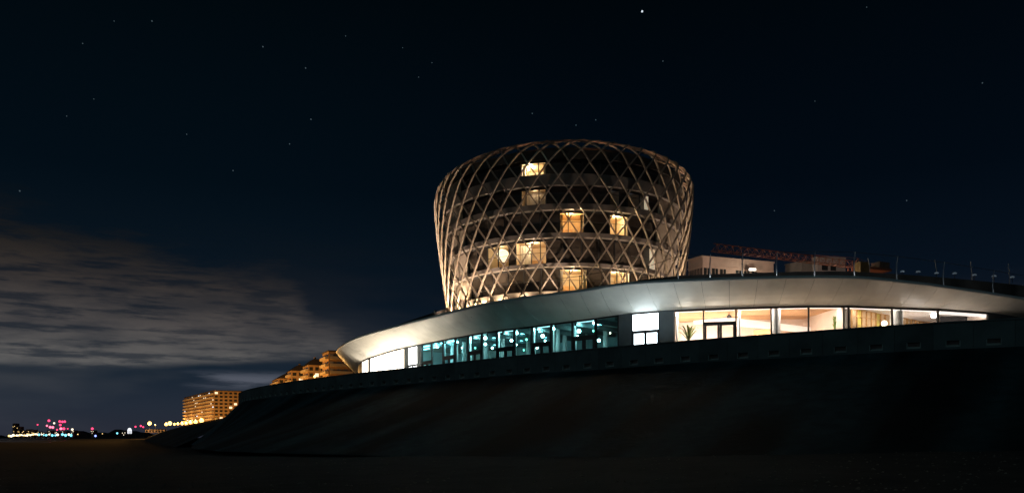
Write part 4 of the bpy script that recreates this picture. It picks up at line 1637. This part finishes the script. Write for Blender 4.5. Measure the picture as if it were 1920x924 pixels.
# amber light on the blocks
for x, y, z, pw in ((-98, 318, 14, 27000), (-92, 296, 15, 19000), (-122, 362, 13, 27000), (-104, 350, 16, 17000), (-148, 420, 13, 34000), (-120, 400, 15, 16000), (-142, 455, 12, 18000),
                    (-238, 584, 12, 9500), (-225, 560, 12, 9000), (-268, 620, 12, 12000), (-296, 664, 12, 12000), (-200, 570, 14, 8000), (-185, 575, 18, 6000)):
    hid_n = globals().get('hid_n', -1) + 1
    street_lamp((x, y, PZ), z - PZ, 'amber street lamp low in front of the apartment blocks, %s along the promenade' % ORD[hid_n], .45)
    lamp('street_lamp_light', (x, y, z + .8), pw, (1, .47, .10), .6)
pw_t = thing('added_promenade_wall', 'low pale wall added to catch the orange glow behind the row of amber street lamps', 'wall', (-212, 540, PZ))  # wall added to catch the orange light of the lamp row
ends = []
for (px, py, d, r) in row[1:]:
    q = P(px, py, d)
    ends.append(Vector((q.x + 7, q.y + 5)))
ends.append(ends[-1] + Vector((18, -40)))
for a, b in zip(ends, ends[1:]):
    dd = (b - a).normalized()
    MB().wall(a + dd * .05, b - dd * .05, PZ, PZ + 3.4, 0, -.4).build('wall_panel', M['balcony'], pw_t)
pv = thing('lit_strip_block', 'long low block added for the orange lit strip of promenade below the single amber lamp', 'pavilion', ((272 - 960) / F * 830, 830, PZ), R(12))  # block added in place of the lamp-lit promenade strip
MB().box(0, 19, 0, 8, 0, 3.2).build('wall', M['balcony'], pv, local=True)
MB().box(-.4, 19.4, -1.2, 8.4, 3.203, 3.6).build('roof', M['tile_roof'], pv, local=True)
for k in range(6):
    MB().box(.8 + k * 3, 2.8 + k * 3, -.06, -.003, .4, 2.4).build('window', M['dim_window'], pv, local=True)
lamp('street_lamp_light', (-372, 818, PZ + 6), 5000, (1, .50, .2), .4)
# two lamps on the terrace behind the canopy tip
for x, y, pw, wh in ((-37, 150, 1500, 'nearer'), (-40, 170, 2500, 'farther')):
    street_lamp((x, y, TZ), 4.2, '%s of two amber street lamps behind the terrace edge near the white canopy tip' % wh, .2)
    lamp('street_lamp_light', (x, y, TZ + 4.6), pw, (1, .52, .16), .3)

# ------------------------------------------------------------------ far shore
M['far_block'] = mat('far_dark_block', (.07, .055, .05), .9)
M['lt_white'] = emat('far_white_light', (1, .86, .62), 2.2, sampled=False)
M['lt_amber'] = emat('far_amber_light', (1, .66, .25), 2.2, sampled=False)
M['lt_cyan'] = emat('far_cyan_light', (.22, .80, 1), 1.9, sampled=False)
M['lt_blue'] = emat('far_blue_light', (.25, .35, 1), 3, sampled=False)
M['lt_red'] = emat('far_red_light', (1, .05, .15), 2.6, sampled=False)
M['lt_pink'] = emat('far_pink_light', (1, .17, .27), 2.6, sampled=False)
DF = 2800
gz = 0.0
mounds = MB()
for k in range(160):
    px = -60 + k * 2.6
    hgt = 6 + 14 * max(0, mnoise.noise(Vector((k * .11, 0, 2))) + .35) + (10 * math.exp(-((px - 150) / 45) ** 2)) + (16 * math.exp(-((px - 235) / 40) ** 2))
    q = P(px, 820, DF + 160)
    q2 = P(px + 2.6, 820, DF + 160)
    mounds.hexa([(q.x, q.y, -1), (q2.x, q.y, -1), (q2.x, q.y + 60, -1), (q.x, q.y + 60, -1)],
                [(q.x, q.y + 15, hgt), (q2.x, q.y + 15, hgt), (q2.x, q.y + 45, hgt), (q.x, q.y + 45, hgt)])
mounds.build('distant_treeline', mat('dark_trees', (.03, .035, .03), .95), kind='stuff')
bl_list = [(26, 793, 5), (34, 799, 6), (44, 806, 7), (52, 804, 6), (60, 805, 7), (70, 808, 6), (80, 810, 8), (92, 806, 8), (106, 808, 8), (120, 807, 9), (136, 806, 6), (173, 806, 6), (232, 806, 8)]
for i, (px, top, wd) in enumerate(bl_list):
    a, b = P(px - wd / 2, top, DF + 60), P(px + wd / 2, top, DF + 60)
    o = thing('city_building', 'dark distant block on the far shore skyline, %s from the left' % ORD[i], 'building', (a.x, a.y, 0), 0, 'distant blocks on the far shore')
    wd_m = b.x - a.x
    MB().box(0, wd_m, 0, 25, -.5, a.z).build('wall', M['far_block'], o, local=True)
    for k in range(3):
        x0 = wd_m * (.15 + .28 * k)
        zz = a.z * random.uniform(.3, .85)
        MB().box(x0, x0 + wd_m * .12, -.5, -.02, zz, zz + 2.2).build('window', M['lt_amber' if i < 6 else 'lt_white'], o, local=True)


def far_lamp(name, px, py, d, r, m_, label, cat, group, pole='pole'):
    q = P(px, py, d)
    r *= 1.08
    o = thing(name, label, cat, (q.x, q.y, 0), 0, group)
    MB().ball((0, 0, q.z), r, 8, 6).build('lamp_head', m_, o, local=True)
    MB().tube([(0, 0, 0), (0, 0, q.z - r * .8)], .4, 5, r2=.25).build(pole, M['pole'], o, local=True)


rr_ = random.Random(5)
wl_px = [17, 21, 25, 28, 31.5, 34, 37, 40, 42.5, 45, 48, 51, 54, 57, 60, 63, 66, 70]
for i, px in enumerate(wl_px):
    far_lamp('shore_lamp', px, 816.6 - .045 * (px - 17) * 1.0 + rr_.uniform(-1.1, .5), DF + rr_.uniform(-60, 40), rr_.uniform(2.0, 3.9), M['lt_white' if i % 3 else 'lt_amber'],
             'warm shore lamp at the far left waterfront, %s from the left' % ORD[i], 'lamp', 'warm lamps on the far shore')
for i, px in enumerate((73, 78, 82, 86.5, 92.5, 98, 104, 108, 117, 123, 129, 133)):
    far_lamp('shore_lamp', px, 814.8 + rr_.uniform(-1.2, .8), DF + rr_.uniform(-60, 40), rr_.uniform(2.2, 4.2), M['lt_cyan' if i % 3 != 1 else 'lt_white'],
             'cyan shore lamp below the red mast lights, %s from the left' % ORD[i], 'lamp', 'cyan lamps on the far shore')
red = [(70.5, 795.5, 1.9), (88, 797.5, 2.6), (91.7, 788, 3.2), (94, 800, 3.2), (99, 800.5, 3.4), (101.5, 792.7, 2.4), (107, 805, 2.2), (112, 789.5, 3.0), (113, 796, 3.0), (114.2, 803, 3.6), (117, 790, 3.0), (119.7, 803, 3.4), (121.4, 789.7, 3.0), (127, 803, 1.8),
       (173, 803, 3.2), (254, 799.4, 2.4), (264, 797.8, 2.6), (268.5, 800, 2.2)]
for i, (px, py, r) in enumerate(red):
    far_lamp('warning_mast', px, py, DF + 20, r * 1.2, M['lt_pink' if i in (1, 3, 4, 9) else ('lt_white' if i == 5 else 'lt_red')], 'thin mast with a red warning light on the far shore, %s from the left' % ORD[i], 'mast', 'masts with red lights on the far shore', 'mast')
for i, (px, py, r, c_, l_) in enumerate(((135.6, 804.5, 3.4, 'lt_white', 'white lamp right of the red mast lights, above the cyan shore lamps'), (179, 816.5, 3.2, 'lt_blue', 'deep blue lamp low at the water on the far shore'),
                                         (219.7, 811.6, 3.0, 'lt_cyan', 'pale blue lamp alone on the dark far shore'), (146, 813.5, 1.6, 'lt_amber', 'faint amber lamp right of the cyan shore lamps'), (192, 812.5, 1.4, 'lt_amber', 'faint amber lamp right of the blue lamp'))):
    far_lamp('shore_lamp', px, py, DF - 40, r, M[c_], l_, 'lamp', None)
# white lit lighthouse-like tower
q = P(243, 801, 1500)
o = thing('white_tower', 'small white floodlit tower standing on the far beach left of the amber lamps', 'tower', (q.x, q.y, 0))
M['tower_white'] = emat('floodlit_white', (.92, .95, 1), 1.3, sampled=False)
hz = P(243, 806.5, 1500).z
MB().lathe([(2.6, 0), (2.6, hz - 6), (3.3, hz - 5.9)], (0, 0, 0), 12).build('shaft', M['far_block'], o, local=True)
for k in range(4):
    a = PI / 4 + k * PI / 2
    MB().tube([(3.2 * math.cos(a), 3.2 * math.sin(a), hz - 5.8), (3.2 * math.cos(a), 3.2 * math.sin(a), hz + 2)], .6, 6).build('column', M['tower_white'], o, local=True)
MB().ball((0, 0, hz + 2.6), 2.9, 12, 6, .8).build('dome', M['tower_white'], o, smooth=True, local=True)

# ------------------------------------------------------------------ stars
skyroot = bpy.data.objects.new('sky', None)
C.objects.link(skyroot)
skyroot['kind'] = 'structure'
M['star'] = emat('star_white', (.8, .9, 1), 1.0, sampled=False)
M['star_dim'] = emat('star_dim', (.55, .75, .85), .09, sampled=False)
DS = 20000
for px, py, r, br in ((1204, 22, 26, 1), (583, 224, 17, 0), (573, 128, 17, 0), (493, 88, 18, 0), (37, 358, 20, 0), (543, 270, 15, 0), (437, 320, 15, 0), (285, 40, 17, 0), (155, 82, 14, 0), (998, 213, 14, 0), (1080, 235, 14, 0),
                      (1117, 225, 14, 0), (1243, 115, 14, 0), (350, 252, 13, 0), (125, 218, 13, 0), (1700, 376, 15, 0), (1842, 156, 15, 0), (1452, 395, 13, 0), (176, 186, 12, 0), (785, 145, 12, 0), (648, 68, 12, 0), (214, 40, 12, 0), (1625, 14, 12, 0), (810, 118, 12, 0), (1528, 190, 11, 0), (755, 90, 11, 0)):
    MB().ball(P(px, py, DS), r, 6, 4).build('star', M['star' if br else 'star_dim'], skyroot)
